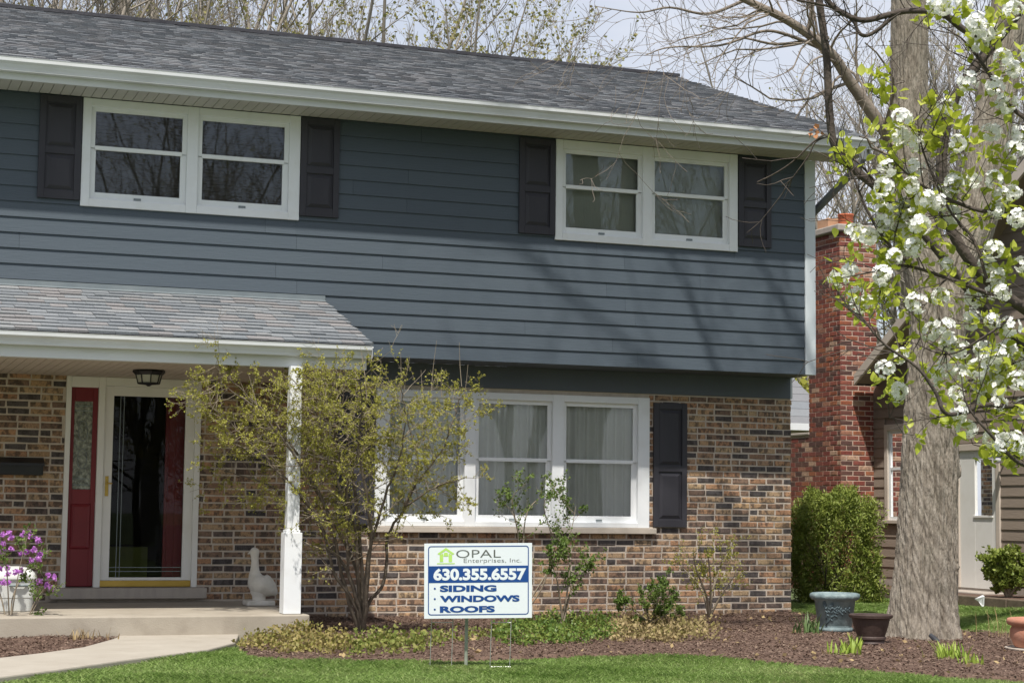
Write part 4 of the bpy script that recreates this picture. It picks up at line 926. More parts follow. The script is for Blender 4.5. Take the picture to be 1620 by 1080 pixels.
# raised bed, door step and flag
m = MB(); m.box(3.52, NX-.02, -4.2, 5.7, -.05, .115); nb_ = m.build('raised_bed', K['mulch']); tag(nb_, 'raised mulch bed along the brown side wall', 'mulch bed', kind='structure')
for i, (y0, y1, lb) in enumerate(((-4.2, -1.62, 'weathered edging timber behind the terracotta planter'), (-1.6, 1.02, 'weathered edging timber under the side wall shrub'), (1.04, 3.5, 'weathered edging timber in front of the side door'), (3.52, 5.7, 'weathered edging timber hidden behind the trunk'))):
    tag(bx('edging_timber', 3.40, 3.518, y0, y1, -.03, .135, K['timber'], None, .012), lb, 'edging timber')
tag(bx('door_step', NX-.42, NX-.025, dB-.25, dA+.35, .08, dz0-.03, K['stepstone'], None, .012), 'low stone step below the white side door', 'step')
fp = at(1553, 957, x=3.3); fp[2] = 0
fg = tag(empty('marker_flag', fp), 'small white marker flag in grass by the brown house', 'flag')
o = MB().tube([(0, 0, 0), (.02, 0, .17)], [.003, .003], 5).build('wire', K['wire'], fg); o.location = (0, 0, 0)
o = MB().add([(.02, 0, .17), (-.09, .01, .12), (-.03, .02, .085), (.01, .005, .02), (.05, .02, .03), (.04, -.01, .15), (.02, .004, .17), (-.09, .014, .12), (-.03, .024, .085), (.01, .009, .02), (.05, .024, .03), (.04, -.006, .15)], [(0, 1, 2, 3, 4, 5), (11, 10, 9, 8, 7, 6)]).build('cloth', K['flag'], fg); o.location = (0, 0, 0)

# ------------------------------------------------------------------ the big tree
def pline(pts, D): return np.array([at(p[0], p[1], D=(p[2] if len(p) > 2 else D)) for p in pts])
TP = at(1460, 1012, z=0); TD = float(np.dot(TP-CAM, CF)); KX = TD/FPX
bt = tag(empty('shade_tree', TP), 'large grey barked tree with forked trunk beside the planters', 'tree')
def bark_tube(C, Rr, n, rings, seed, amp, flare=0.):
    r = np.random.default_rng(seed); C = resample(C, 12); t = np.linspace(0, len(Rr)-1, len(C)); R = np.interp(t, range(len(Rr)), Rr)
    s = np.linspace(0, len(C)-1, rings); C2 = np.stack([np.interp(s, range(len(C)), C[:, i]) for i in range(3)], 1); R2 = np.interp(s, range(len(C)), R)
    V, F = tube_np(C2, R2, n); V = V.reshape(rings, n, 3); dr = V-C2[:, None, :]; L = np.linalg.norm(dr, axis=2, keepdims=True); un = dr/L
    a = np.arange(n)*2*np.pi/n; z = np.concatenate([[0], np.cumsum(np.linalg.norm(np.diff(C2, axis=0), axis=1))])
    h = np.zeros((rings, n))
    for k in range(7):        # furrows wandering along the stem, parting and meeting
        f = r.integers(14, 34); p0 = r.uniform(0, 6.28); w1, w2, w3 = r.uniform(.5, 1.6), r.uniform(3., 6.), r.uniform(11., 19.); q1, q2, q3 = r.uniform(0, 6.28, 3)
        ph = .5*(a[None, :]*f+p0+2.2*np.sin(z[:, None]*w1+q1)+0.8*np.sin(z[:, None]*w2+q2+a[None, :]*3)+.25*np.sin(z[:, None]*w3+q3+a[None, :]*7))
        h -= (1-np.abs(np.sin(ph)))**3.5*r.uniform(.6, 1)*np.clip(.5+.75*np.sin(z[:, None]*r.uniform(3, 9)+a[None, :]*r.integers(2, 9)+q2+1.2*np.sin(a[None, :]*r.integers(3, 8)+z[:, None]*2)), .05, 1.1)
    h += .16*np.sin(z[:, None]*47+a[None, :]*23+2*np.sin(a[None, :]*11+z[:, None]*9))
    h -= h.mean()
    big = .5*np.sin(a*3+.8)[None, :]*np.cos(z*.9)[:, None]+.5*np.sin(a*2-1.1)[None, :]*np.sin(z*1.7+1)[:, None]
    d_ = amp*h+R2[:, None]*.045*big
    for kz, ka, kr, kh in ((1.62, 4.4, .085, .028), (2.9, 4.9, .07, .022), (.75, 3.9, .06, .016)) if flare else ():     # knots
        da = np.angle(np.exp(1j*(a-ka)))*.28; dist = np.sqrt(da[None, :]**2+(z[:, None]-kz)**2); d_ += kh*np.exp(-(dist/kr)**2)*(1+.6*np.sin(dist*130))
    if flare: d_ += flare*np.exp(-z/.16)[:, None]*(.6+.5*np.cos(a*5+.6)[None, :])
    V = V+un*d_[:, :, None]
    return V.reshape(-1, 3), F
trunk = [(1460, 1020), (1461, 960), (1465, 880), (1468, 800), (1472, 700), (1478, 600), (1483, 520), (1485, 470), (1482, 420)]
tw = [w*KX/2*.90 for w in (128, 112, 103, 99, 96, 93, 93, 94, 70)]
V1, F1 = bark_tube(pline(trunk, TD), tw, 330, 330, 1, .024, .085)
Lst = [(1478, 545), (1466, 440), (1444, 350), (1436, 260), (1438, 150), (1440, 0), (1443, -200), (1448, -420), (1440, -700)]
Rst = [(1486, 545), (1508, 440), (1545, 340), (1565, 230), (1580, 140), (1600, 0), (1640, -200), (1690, -450), (1760, -750)]
V2, F2 = bark_tube(pline(Lst, TD), [w*KX/2 for w in (70, 66, 63, 61, 59, 57, 52, 44, 30)], 220, 260, 2, .014)
V3, F3 = bark_tube(pline(Rst, TD), [w*KX/2 for w in (70, 68, 66, 62, 60, 57, 50, 42, 28)], 220, 260, 3, .014)
V = np.concatenate([V1, V2, V3]); F = np.concatenate([F1, F2+len(V1), F3+len(V1)+len(V2)])
link('trunk', fast_mesh('trunk', V, F, K['bark'], True), bt)
knot = at(1487, 750, D=TD-.29)
rk2 = np.random.default_rng(4); lines = []; pts = []
limbs = [
 ([(1415, 232), (1398, 205), (1345, 130), (1312, 82), (1250, 35), (1180, 0), (1090, -50), (980, -120), (880, -220)], 11, -.6),
 ([(1440, -120), (1380, -220), (1290, -330), (1180, -430), (1050, -520), (930, -640)], 9, -.5),
 ([(1442, -300), (1360, -420), (1250, -560), (1120, -700), (980, -880)], 8, -.9),
 ([(1445, -450), (1390, -600), (1330, -800), (1250, -1000)], 7, .5),
 ([(1640, -200), (1560, -340), (1460, -480), (1340, -640)], 8, -.8),
 ([(1690, -450), (1620, -620), (1560, -850)], 7, .4),
 ([(1660, -280), (1740, -380), (1850, -480)], 8, .4),
 ([(1311, 60), (1230, 70), (1165, 60), (1080, 78)], 3.2, -.3),
 ([(1302, 78), (1245, 55), (1205, 50), (1140, 72), (1060, 75), (1020, 88)], 3.4, -.5),
 ([(1180, 0), (1120, 22), (1060, 12), (1010, 20), (940, 10)], 3, -.2)]
high = [
 ([(-.75, -3.35, 6.9), (-1.6, -3.5, 8.2), (-2.6, -3.5, 9.1), (-3.7, -3.4, 9.6), (-4.9, -3.2, 10.2), (-6.0, -3.1, 11.1)], .075),
 ([(-2.6, -3.5, 9.1), (-3.2, -3.2, 10.2), (-4.2, -3.0, 11.2), (-5.0, -2.9, 12.2)], .05),
 ([(-.75, -3.35, 7.6), (-1.5, -3.0, 9.0), (-2.3, -2.9, 10.2), (-3.0, -2.8, 11.6)], .07),
 ([(-3.7, -3.4, 9.6), (-4.3, -3.6, 9.3), (-5.1, -3.8, 9.5), (-5.9, -4.0, 9.9)], .035),
 ([(-.9, -3.4, 6.2), (-2.0, -3.9, 7.4), (-3.2, -4.2, 8.1), (-4.5, -4.5, 8.9)], .055)]
for ps, w in high:
    C = resample(np.array(ps), 6); R = np.linspace(w*.62, w*.2, len(C)); lines.append((C, R))
    for _ in range(int(len(C)*1.1)):
        i = rk2.integers(2, len(C)-1); dd_ = C[i]-C[i-1]; dd_ /= np.linalg.norm(dd_); s = rk2.normal(size=3); s -= dd_*np.dot(s, dd_); s /= np.linalg.norm(s); nd_ = dd_*.7+s*.75
        grow(lines, pts, C[i], nd_/np.linalg.norm(nd_), rk2.uniform(.7, 1.7), max(R[i]*.45, .008), 2, rk2, .7, .15, (2, 3), .14, .6, .55, 5, .003)
for ps, w, dd in limbs:
    C = pline([(p[0], p[1], TD+dd*i/len(ps)*2) for i, p in enumerate(ps)], TD); C = resample(C, 5); R = np.linspace(w*KX, w*KX*.22, len(C)); lines.append((C, R))
    for _ in range(int(len(C)*(.8 if w > 4 else .35))):
        i = rk2.integers(2, len(C)-1); dd_ = C[i]-C[i-1]; dd_ /= np.linalg.norm(dd_); s = rk2.normal(size=3); s[2] -= .1; s -= dd_*np.dot(s, dd_); s /= np.linalg.norm(s)
        nd_ = dd_*.6+s*.85; grow(lines, pts, C[i], nd_/np.linalg.norm(nd_), rk2.uniform(.5, 1.3), max(R[i]*.3, .004), 2, rk2, .75, .1, (2, 4), .2, .6, .6, 6, .0022)
link('limbs', tubes_mesh('limbs', lines, K['limb']), bt)
bl_ = MB()
for u, v in ((1297, 212), (1289, 203), (1301, 208)):
    c = at(u, v, D=TD-.9)
dp = MB(); a_, b_ = at(1472, 1004, D=TD-.5), at(1487, 1018, D=TD-.62); dp.tube([tuple(a_), tuple((a_+b_)/2), tuple(b_)], [.02, .026, .024], 10)
tag(dp.build('drain_pipe', K['pipe']), 'short black pipe end poking out of the mulch at the trunk', 'pipe')

# ------------------------------------------------------------------ flowering pear in the foreground
pt_ = tag(empty('pear_tree', at(1830, 1080, D=7.2)*np.array([1, 1, 0])), 'flowering pear tree reaching in with white blossom and lime leaves', 'tree')
PB = np.array(pt_.location); rp_ = np.random.default_rng(21)
lines = []; lines2 = []; tips = []; twl = []
tr = np.array([PB, PB+[.02, 0, .6], PB+[-.03, .02, 1.3], PB+[.0, .05, 2.2], PB+[.1, 0, 3.3], PB+[.15, .1, 4.4]]); C = resample(tr, 5); lines.append((C, np.linspace(.075, .03, len(C))))
for ps, w0, w1 in [
  ([(1822, 720, 7.2), (1680, 600, 7.1), (1560, 490, 7.0), (1470, 380, 7.0), (1400, 308, 7.0), (1345, 262, 7.0), (1320, 228, 7.0), (1312, 170, 7.0), (1308, 90, 7.0), (1296, 0, 7.0), (1285, -90, 7.0)], 7.5, 6.2),
  ([(1826, 640, 7.2), (1680, 530, 7.15), (1560, 440, 7.1), (1500, 350, 7.1), (1490, 255, 7.1), (1507, 165, 7.1), (1545, 105, 7.1), (1590, 48, 7.1), (1650, -30, 7.1)], 9.5, 9),
  ([(1580, 62, 7.1), (1530, 50, 7.05), (1490, 22, 7.0), (1440, 17, 6.9), (1405, 24, 6.9), (1362, 32, 6.9), (1320, 12, 6.9), (1300, -15, 6.9)], 6, 4),
  ([(1420, 20, 6.9), (1385, 50, 6.9), (1362, 55, 6.9), (1345, 25, 6.9), (1310, 10, 6.9), (1260, 0, 6.9)], 3.5, 2),
  ([(1830, 560, 7.2), (1690, 600, 6.7), (1610, 640, 6.5), (1560, 640, 6.4), (1500, 655, 6.3), (1480, 620, 6.3), (1450, 580, 6.3), (1400, 545, 6.3), (1370, 510, 6.3), (1352, 480, 6.3), (1345, 455, 6.3)], 5, .5),
  ([(1826, 700, 7.2), (1700, 740, 6.6), (1620, 735, 6.4), (1570, 690, 6.3), (1530, 640, 6.3), (1520, 590, 6.3)], 5, .6),
  ([(1826, 500, 7.2), (1680, 500, 6.6), (1580, 470, 6.5), (1500, 440, 6.5), (1430, 420, 6.5), (1380, 430, 6.4), (1330, 440, 6.4)], 5.5, .6),
  ([(1600, 500, 6.5), (1560, 530, 6.4), (1500, 560, 6.4), (1440, 540, 6.4)], 3, .6),
  ([(1828, 330, 7.2), (1700, 360, 6.6), (1600, 340, 6.5), (1540, 330, 6.5), (1470, 300, 6.5), (1430, 270, 6.5), (1405, 245, 6.5)], 5.6, .6),
  ([(1826, 260, 7.2), (1720, 250, 6.6), (1640, 200, 6.5), (1590, 160, 6.5), (1560, 110, 6.5), (1520, 60, 6.5), (1490, 50, 6.5)], 5.6, .6),
  ([(1440, 420, 6.5), (1400, 380, 6.5), (1370, 330, 6.5), (1350, 280, 6.5), (1335, 245, 6.5)], 3, 1.4),
  ([(1560, 440, 6.5), (1540, 380, 6.5), (1500, 330, 6.5), (1460, 240, 6.5), (1450, 180, 6.5)], 3, 1.4),
  ([(1395, 300, 7.0), (1360, 260, 6.9), (1330, 240, 6.85), (1310, 215, 6.85), (1290, 222, 6.8), (1255, 255, 6.8), (1225, 275, 6.8), (1198, 288, 6.8)], 2.4, 1.1),
  ([(1310, 215, 6.85), (1290, 225, 6.8), (1279, 246, 6.8), (1262, 270, 6.8), (1250, 285, 6.8), (1236, 295, 6.8)], 1.7, .9)]:
    C = resample(pline(ps, 7), 6); k_ = 7/FPX; R = np.linspace(w0*k_, w1*k_, len(C))
    (lines if w0 > 4.5 and ps[0][0] > 1570 else lines2).append((C, R))
    for _ in range(int(len(C)*(.4 if w0 > 2.5 else .1))):
        i = rp_.integers(3, len(C)-1); dd_ = C[i]-C[i-1]; dd_ /= np.linalg.norm(dd_); s = rp_.normal(size=3); s -= dd_*np.dot(s, dd_); s /= np.linalg.norm(s); nd_ = dd_*.7+s*.75
        grow(lines2, tips, C[i], nd_/np.linalg.norm(nd_), rp_.uniform(.08, .30), .0028, 1, rp_, .7, .1, (1, 3), .15, .6, .7, 4, .0012)
link('branches', tubes_mesh('branches', lines, K['darkbark']), pt_)
z3 = [(1250, 505), (1350, 385), (1465, 630), (1100, 670), (1030, 645), (1040, 560), (970, 800), (1100, 800), (1290, 870), (1090, 880), (960, 890), (1150, 945), (1380, 855), (960, 1000), (1050, 985), (1090, 1030), (960, 1060), (1130, 1065), (1280, 1020), (1490, 1000), (1520, 930), (1570, 915), (1480, 850), (1580, 710), (1540, 490), (1480, 405), (1570, 330), (1525, 270), (1430, 160), (1400, 200), (1490, 150), (1240, 30), (1340, 10), (1390, 110), (1200, 30), (1570, 50), (1600, 640), (1310, 680), (1230, 920), (1210, 960), (1590, 1040), (1030, 1000)]
z6 = [(815, 20), (880, 45), (960, 10), (1030, 25), (1100, 90), (1000, 140), (1065, 85), (740, 235), (800, 215), (820, 320), (830, 370), (870, 355), (950, 225), (1255, 180), (1110, 360), (1450, 180), (1480, 105), (1500, 230), (1380, 330), (1480, 290), (1520, 310), (1610, 175), (1225, 330), (1180, 495), (1240, 470), (1260, 540), (1320, 580), (1375, 440), (1470, 445), (1555, 470), (1430, 580), (1490, 600), (1545, 580), (1200, 705), (1035, 605), (960, 670), (1020, 775), (1255, 665), (1320, 695), (1400, 670), (1435, 630), (1500, 690), (1410, 750), (1490, 765), (1590, 725), (1605, 630), (1300, 790), (1440, 815), (1500, 830), (1310, 870), (1610, 860), (1350, 950), (1475, 1005), (1530, 1020), (1570, 1010), (1600, 1050)]
cl = [(1080+x/3, y/3) for x, y in z3]+[(1080+x/3, 360+y/3) for x, y in z6]
cl += [(u, v) for u, v in zip(rp_.uniform(1625, 1800, 34), rp_.uniform(20, 740, 34))]
def flower_cluster(seed):
    r = np.random.default_rng(seed); V = []; F = []; M_ = []; R0 = .034
    nf = r.integers(17, 23)
    for i in range(nf):
        g = r.normal(size=3); g[2] += .3; g /= np.linalg.norm(g); c = g*R0*r.uniform(.65, 1.0)
        t = np.cross(g, r.normal(size=3)); t /= np.linalg.norm(t); b = np.cross(g, t); rr = r.uniform(.0115, .0145)
        for k in range(5):
            a = 2*math.pi*k/5+r.uniform(-.1, .1); d_ = t*math.cos(a)+b*math.sin(a); w_ = np.cross(g, d_); q = len(V)
            V += [c, c+d_*rr*.5+w_*rr*.42+g*.002, c+d_*rr*.95+w_*rr*.36+g*.004, c+d_*rr*1.05+g*.0035, c+d_*rr*.95-w_*rr*.36+g*.004, c+d_*rr*.5-w_*rr*.42+g*.002]; F.append(tuple(range(q, q+6))); M_.append(0)
        for k in range(4):
            a = r.uniform(0, 6.28); s = (t*math.cos(a)+b*math.sin(a))*.003+g*.005+c; q = len(V); V += [s, s+t*.0014, s+t*.0014+b*.0014, s+b*.0014]; F.append((q, q+1, q+2, q+3)); M_.append(1)
        q = len(V); V += [c, c+t*.0008, -g*.012+t*.0006, -g*.012]; F.append((q, q+1, q+2, q+3)); M_.append(2)
    me = bpy.data.meshes.new('blossom_cluster'); me.from_pydata([tuple(v) for v in V], [], F); me.materials.append(K['petal']); me.materials.append(K['anther']); me.materials.append(K['pearleaf']); me.polygons.foreach_set('material_index', M_); me.update(); return me
fcs = [flower_cluster(s) for s in range(6)]
def leaf_proto(seed):
    r = np.random.default_rng(seed); V = []; F = []; n = 5; L = .044; bend = r.uniform(-.3, .5)
    for i in range(n+1):
        t = i/n; w = .0145*math.sin(math.pi*t**.75)*(1 if t < 1 else 0)+.0006; z = bend*L*t*t
        V += [(t*L, -w, z+w*.45), (t*L, 0, z), (t*L, w, z+w*.45)]
    for i in range(n): a = i*3; F += [(a, a+3, a+4, a+1), (a+1, a+4, a+5, a+2)]
    me = bpy.data.meshes.new('leaf'); me.from_pydata(V, [], F); me.materials.append(K['pearleaf']); me.polygons.foreach_set('use_smooth', [True]*len(F)); me.update(); return me
lfs = [leaf_proto(s) for s in range(5)]
leafpos = []
allP = np.concatenate([c for c, _ in lines+lines2])
for i, (u, v) in enumerate(cl):
    base = at(u, v, D=6.5); j = np.argmin(np.linalg.norm(allP-base, axis=1)*1.+np.abs((allP-base)@CF)*.0); D = np.clip(float((allP[j]-CAM)@CF)+rp_.normal(0, .08), 6.1, 7.0)
    c = at(u, v, D=D); o = bpy.data.objects.new('blossom_cluster', fcs[i % 6]); COL.objects.link(o); o.parent = pt_; rel(o, pt_, c)
    o.rotation_euler = tuple(rp_.uniform(-.5, .5, 2))+(rp_.uniform(0, 6.28),); s = rp_.uniform(.82, 1.12); o.scale = (s, s, s)
    q = allP[j]; mid = (q+c)/2+rp_.normal(0, .02, 3); twl.append((np.array([q, mid, c]), np.array([.0026, .0018, .0014])))
    for _ in range(rp_.integers(9, 16)): leafpos.append((c+rp_.normal(0, .03, 3)+CF*.05-np.array([0, 0, .010]), c-q))
for u, v in [(1380+q*37 % 230, 200+q*61 % 520) for q in range(22)]+[(1390, 120), (1380, 125), (1395, 150), (1402, 160), (1470, 160), (1480, 175), (1335, 238), (1340, 240), (1330, 275), (1345, 250), (1510, 190), (1475, 210), (1400, 480), (1390, 500), (1360, 490), (1400, 420), (1420, 560), (1500, 665), (1495, 670), (1560, 560), (1590, 590), (1545, 620), (1580, 650), (1600, 660), (1480, 215), (1500, 200), (1530, 230), (1560, 250), (1420, 300), (1440, 330), (1405, 380), (1410, 450), (1600, 740), (1605, 720), (1590, 30), (1520, 20), (1525, 240), (1465, 240)]:
    c = at(u, v, D=6.5); j = np.argmin(np.linalg.norm(allP-c, axis=1)); D = np.clip(float((allP[j]-CAM)@CF), 6.1, 7.0); c = at(u, v, D=D); q = allP[j]; twl.append((np.array([q, (q+c)/2+rp_.normal(0, .012, 3), c]), np.array([.0024, .0018, .0014])))
    for _ in range(rp_.integers(8, 14)): leafpos.append((c+rp_.normal(0, .022, 3), np.array([0, 0, .5])+(c-q)))
tag(link('twigs', tubes_mesh('twigs', lines2+twl, K['darkbark']), pt_), kind='stuff')
order = sorted(range(len(leafpos)), key=lambda i: -float((leafpos[i][0]-CAM)@CR/((leafpos[i][0]-CAM)@CF) < .282)+rp_.random()*.5)
LV = []; LF = []
lco = []
for me in lfs:
    co = np.zeros(len(me.vertices)*3, np.float32); me.vertices.foreach_get('co', co); lco.append((co.reshape(-1, 3), [tuple(p.vertices) for p in me.polygons]))
nb = 0
for k, i in enumerate(order):
    c, dr = leafpos[i]; d_ = dr/(np.linalg.norm(dr)+1e-6)*.5+rp_.normal(size=3)*.7; d_ /= np.linalg.norm(d_)
    q = Vector(d_).to_track_quat('X', 'Z') @ Vector((1, 0, 0)).rotation_difference(Vector((1, 0, 0))); s = rp_.uniform(.55, 1.1)
    rot = Matrix.Rotation(rp_.uniform(-.9, .9), 3, Vector(d_)) @ Vector(d_).to_track_quat('X', 'Z').to_matrix()
    if k < 300:
        o = bpy.data.objects.new('leaf', lfs[k % 5]); COL.objects.link(o); o.parent = pt_; rel(o, pt_, c); o.rotation_euler = rot.to_euler(); o.scale = (s, s, s)
    else:
        co, fs = lco[k % 5]; V = (np.array(rot) @ (co*s).T).T+c; LV.append(V); LF += [tuple(x+nb for x in f) for f in fs]; nb += len(V)
if LV:
    lm_ = fast_mesh('leaves', np.concatenate(LV), np.array(LF), K['pearleaf_i'], True); tag(link('leaves', lm_, pt_), kind='stuff')
# curled dead leaves caught on the hanging twig
dv = np.array([at(u, v, D=6.83) for u, v in ((1289, 208), (1286, 214), (1293, 203), (1300, 208), (1296, 197), (1287, 203), (1303, 206), (1290, 212), (1284, 210))])
link('dead_leaves', leaves_mesh('dead_leaves', dv, .03, pm('dead_leaf', [(.42, .17, .07), (.58, .30, .15)], 30, .8, rnd='island', translucent=.2), rp_, up=-.3, wid=.5), pt_)

# ------------------------------------------------------------------ shrubs along the wall
def shrub(name, label, stems, D, kscale, seed, lev, nper, lrange, leafn, leafsize, leafmat, group=None, barkmat=None, dj=.25, r0=5., leafprob=1., up=.4, spread=.75, cat='shrub', trop=.3, r1=.35):
    r = np.random.default_rng(seed); lines = []; pts = []
    base = pline([stems[0][0]], D)[0]; base[2] = min(max(base[2], 0), .12)
    root = tag(empty(name, base), label, cat, group)
    for st in stems:
        off = r.normal(0, dj); m = len(st); C = np.array([at(p[0]+r.normal(0, 1.5), p[1], D=D+off*(i/(m-1))) for i, p in enumerate(st)]); C = resample(C, 4)
        R = np.linspace(r0, r0*.3, len(C))*D/FPX; lines.append((C, R))
        for _ in range(nper):
            i = min(int((r1+(1-r1)*r.random())*len(C)), len(C)-1); i = max(i, 1); dd_ = C[i]-C[i-1]; dd_ /= np.linalg.norm(dd_); s = r.normal(size=3); s -= dd_*np.dot(s, dd_); s /= np.linalg.norm(s); nd_ = dd_*.55+s*.8
            grow(lines, pts, C[i], nd_/np.linalg.norm(nd_), r.uniform(*lrange), max(R[i]*.4, .0025), lev, r, spread, trop, (2, 4), .14, .62, .6, 5, .0016)
    link('stems', tubes_mesh('stems', lines, barkmat or K['shrubbark']), root)
    P = np.array(pts); P = P[r.random(len(P)) < leafprob]
    P = np.repeat(P, leafn, 0)+r.normal(0, leafsize*.35, (len(P)*leafn, 3)); P = P[P[:, 2] > .05]
    tag(link('leaves', leaves_mesh('leaves', P, leafsize, leafmat, r, up, .38), root), kind='stuff')
    return root
SD = float((at(575, 1003, z=0)-CAM)@CF)
SB = [
 [(572, 1010), (568, 960), (552, 900), (548, 820), (522, 720), (492, 640), (462, 600)],
 [(570, 1010), (566, 965), (530, 900), (500, 820), (440, 745), (385, 690), (335, 640)],
 [(575, 1010), (580, 960), (605, 920), (615, 850), (640, 800), (660, 765), (694, 715), (712, 670), (726, 630)],
 [(574, 1010), (582, 930), (585, 820), (570, 720), (575, 650), (566, 600)],
 [(570, 1010), (556, 930), (520, 850), (470, 795), (410, 760), (352, 745)],
 [(640, 800), (662, 745), (655, 700), (640, 650), (636, 610)],
 [(574, 1010), (578, 900), (605, 790), (634, 710), (648, 640)],
 [(572, 1010), (562, 850), (535, 730), (522, 660), (505, 605)],
 [(570, 1010), (548, 930), (520, 810), (465, 720), (410, 650), (345, 605)],
 [(571, 1010), (560, 900), (505, 780), (445, 690), (420, 625)],
 [(573, 1010), (570, 840), (548, 710), (540, 650), (545, 600)],
 [(642, 800), (690, 770), (735, 755)],
 [(500, 820), (460, 770), (420, 730), (370, 700), (330, 690)],
 [(470, 720), (430, 660), (390, 620), (340, 580)]]
def tall_shrub():
    r = np.random.default_rng(31); D = SD; main = []; tw_ = []; pts = []
    base = at(572, 1010, D=D); base[2] = 0
    root = tag(empty('shrub', base), 'tall twiggy shrub with yellow green buds by porch post', 'shrub')
    for k, st in enumerate(SB):
        off = r.normal(-.38, .28); m = len(st); j0 = 0. if st[0][1] > 1000 else .6
        C = np.array([at(p[0]+r.normal(0, 2), p[1], D=D+off*max(j0, i/(m-1))) for i, p in enumerate(st)]); C = resample(C, 5); C[1:-1] += r.normal(0, .006, C[1:-1].shape)
        big = st[0][1] > 1000; R_ = np.linspace(.021 if big else .011, .0042, len(C)); main.append((C, R_))
        for _ in range(30 if big else 16):
            t = .33+.67*r.random() if big else r.random(); i = max(1, min(int(t*len(C)), len(C)-1)); dd_ = C[i]-C[i-1]; dd_ /= np.linalg.norm(dd_)
            s_ = r.normal(size=3); s_[2] += .25; s_ -= dd_*np.dot(s_, dd_); s_ /= np.linalg.norm(s_); nd_ = dd_*.35+s_*.9+np.array([-.12, 0, 0])
            grow(tw_, pts, C[i], nd_/np.linalg.norm(nd_), r.uniform(.18, .46), max(R_[i]*.45, .003), 2, r, .8, .06, (2, 4), .13, .62, .62, 5, .0014)
    for _ in range(26):        # straight whips standing out of the top
        u = r.uniform(325, 735); v = 640+r.uniform(-30, 20); a_ = at(u, v, D=D+r.normal(0, .3)); L_ = r.uniform(.25, .52); d_ = np.array([r.normal(0, .18)+(-.35 if u < 380 else 0), r.normal(0, .1), 1.]); d_ /= np.linalg.norm(d_)
        P_ = np.array([a_, a_+d_*L_*.5+r.normal(0, .008, 3), a_+d_*L_]); tw_.append((P_, np.array([.0042, .003, .0018]))); pts += [tuple(P_[1]), tuple(P_[2])]
    link('stems', tubes_mesh('stems', main, pm('brown_shrub_bark', [(.085, .068, .052), (.17, .14, .105)], 14, .9, .4, 60)), root)
    tag(link('twigs', tubes_mesh('twigs', tw_, K['shrubbark']), root), kind='stuff')
    P = np.array(pts); P = P[(P[:, 2] < 2.62) & (r.random(len(P)) < .28*np.clip((P[:, 2]-.35)/.9, .15, 1))]; P = np.repeat(P, 4, 0)+r.normal(0, .005, (len(P)*4, 3))
    tag(link('leaves', leaves_mesh('leaves', P, .0185, K['budleaf'], r, .25, .36), root), kind='stuff')
tall_shrub()
shrub('shrub', 'thin budding shrub rising behind the yard sign', [[(815, 985), (818, 930), (822, 870), (815, 815), (790, 790)], [(815, 985), (825, 900), (830, 820), (850, 790), (880, 780)], [(816, 985), (860, 930), (872, 860), (860, 800), (880, 770)], [(815, 985), (822, 860), (812, 790), (830, 765)], [(814, 985), (870, 900), (900, 850), (910, 800)]], SD+.6, 1, 33, 1, 8, (.12, .3), 2, .026, K['greenleaf'], r0=1.5, leafprob=.55, r1=.5)
shrub('shrub', 'slight leafy shrub on brick wall right of sign', [[(890, 985), (893, 940), (900, 880), (880, 850)], [(890, 985), (880, 920), (870, 880)], [(890, 985), (905, 930), (925, 890)]], SD+.5, 1, 34, 1, 9, (.1, .25), 2, .03, K['greenleaf'], r0=2.0, leafprob=.6, r1=.35)
shrub('shrub', 'small pale twiggy shrub against the brick near the corner', [[(1122, 976), (1115, 940), (1100, 900), (1095, 875)], [(1122, 976), (1128, 930), (1140, 890), (1150, 870)], [(1122, 976), (1110, 930), (1085, 900)], [(1122, 976), (1124, 920), (1118, 870)], [(1124, 976), (1140, 940), (1160, 910)]], SD+1.9, 1, 35, 1, 8, (.12, .28), 2, .022, K['budleaf'], r0=2.4, leafprob=.5, r1=.35)
shrub('shrub', 'low dark green juniper like shrub under the window sill', [[(1030, 985), (1020, 955), (1035, 930)], [(1030, 985), (1050, 955), (1060, 935)], [(1030, 985), (1000, 965), (985, 955)], [(1030, 985), (1060, 970), (1085, 965)], [(1030, 985), (1040, 950), (1048, 920)]], SD+1.0, 1, 36, 1, 9, (.07, .17), 3, .024, K['greenleaf'], r0=1.6, leafprob=.8, r1=.15, up=.6)
# purple rhododendron
RB = at(14, 1008, z=0); RD = float((RB-CAM)@CF)
fl_ = [(4, 846), (14, 843), (20, 850), (34, 845), (44, 842), (50, 848), (60, 855), (6, 872), (18, 868), (34, 875), (42, 872), (54, 870), (66, 878), (62, 885), (50, 886), (0, 900), (12, 898), (14, 908), (26, 905), (34, 903), (76, 910), (84, 914), (64, 920), (74, 925), (82, 930), (2, 922), (12, 922), (8, 860), (-14, 850), (-20, 880), (-30, 905), (-10, 930)]
rst = [[(16, 1008), (14, 960), (10, 900), (8, 855)], [(18, 1008), (22, 960), (30, 900), (42, 850)], [(18, 1008), (22, 950), (36, 910), (60, 875)], [(20, 1008), (40, 985), (55, 950), (80, 918)], [(14, 1008), (6, 960), (-10, 900), (-20, 860)], [(14, 1008), (0, 985), (-20, 930), (-30, 900)], [(20, 1008), (36, 990), (48, 970), (70, 930)]]
rh = shrub('rhododendron', 'leggy rhododendron with bright purple flower clusters by the bin', rst, RD, 1, 41, 1, 5, (.08, .2), 2, .03, K['greenleaf'], r0=1.5, leafprob=.25, r1=.6)
r41 = np.random.default_rng(42); pv_ = []; 
for u, v in fl_:
    c = at(u+r41.normal(0, 1.5), v, D=RD+r41.normal(0, .12)); n = 60; g = rand_dirs(n, r41, .2); P = c+g*.026*r41.random((n, 1)); 
    me = leaves_mesh('flower_cluster', P-c, .021, K['purple'], r41, up=.2, wid=.5); o = bpy.data.objects.new('flower_cluster', me); COL.objects.link(o); o.parent = rh; rel(o, rh, c)

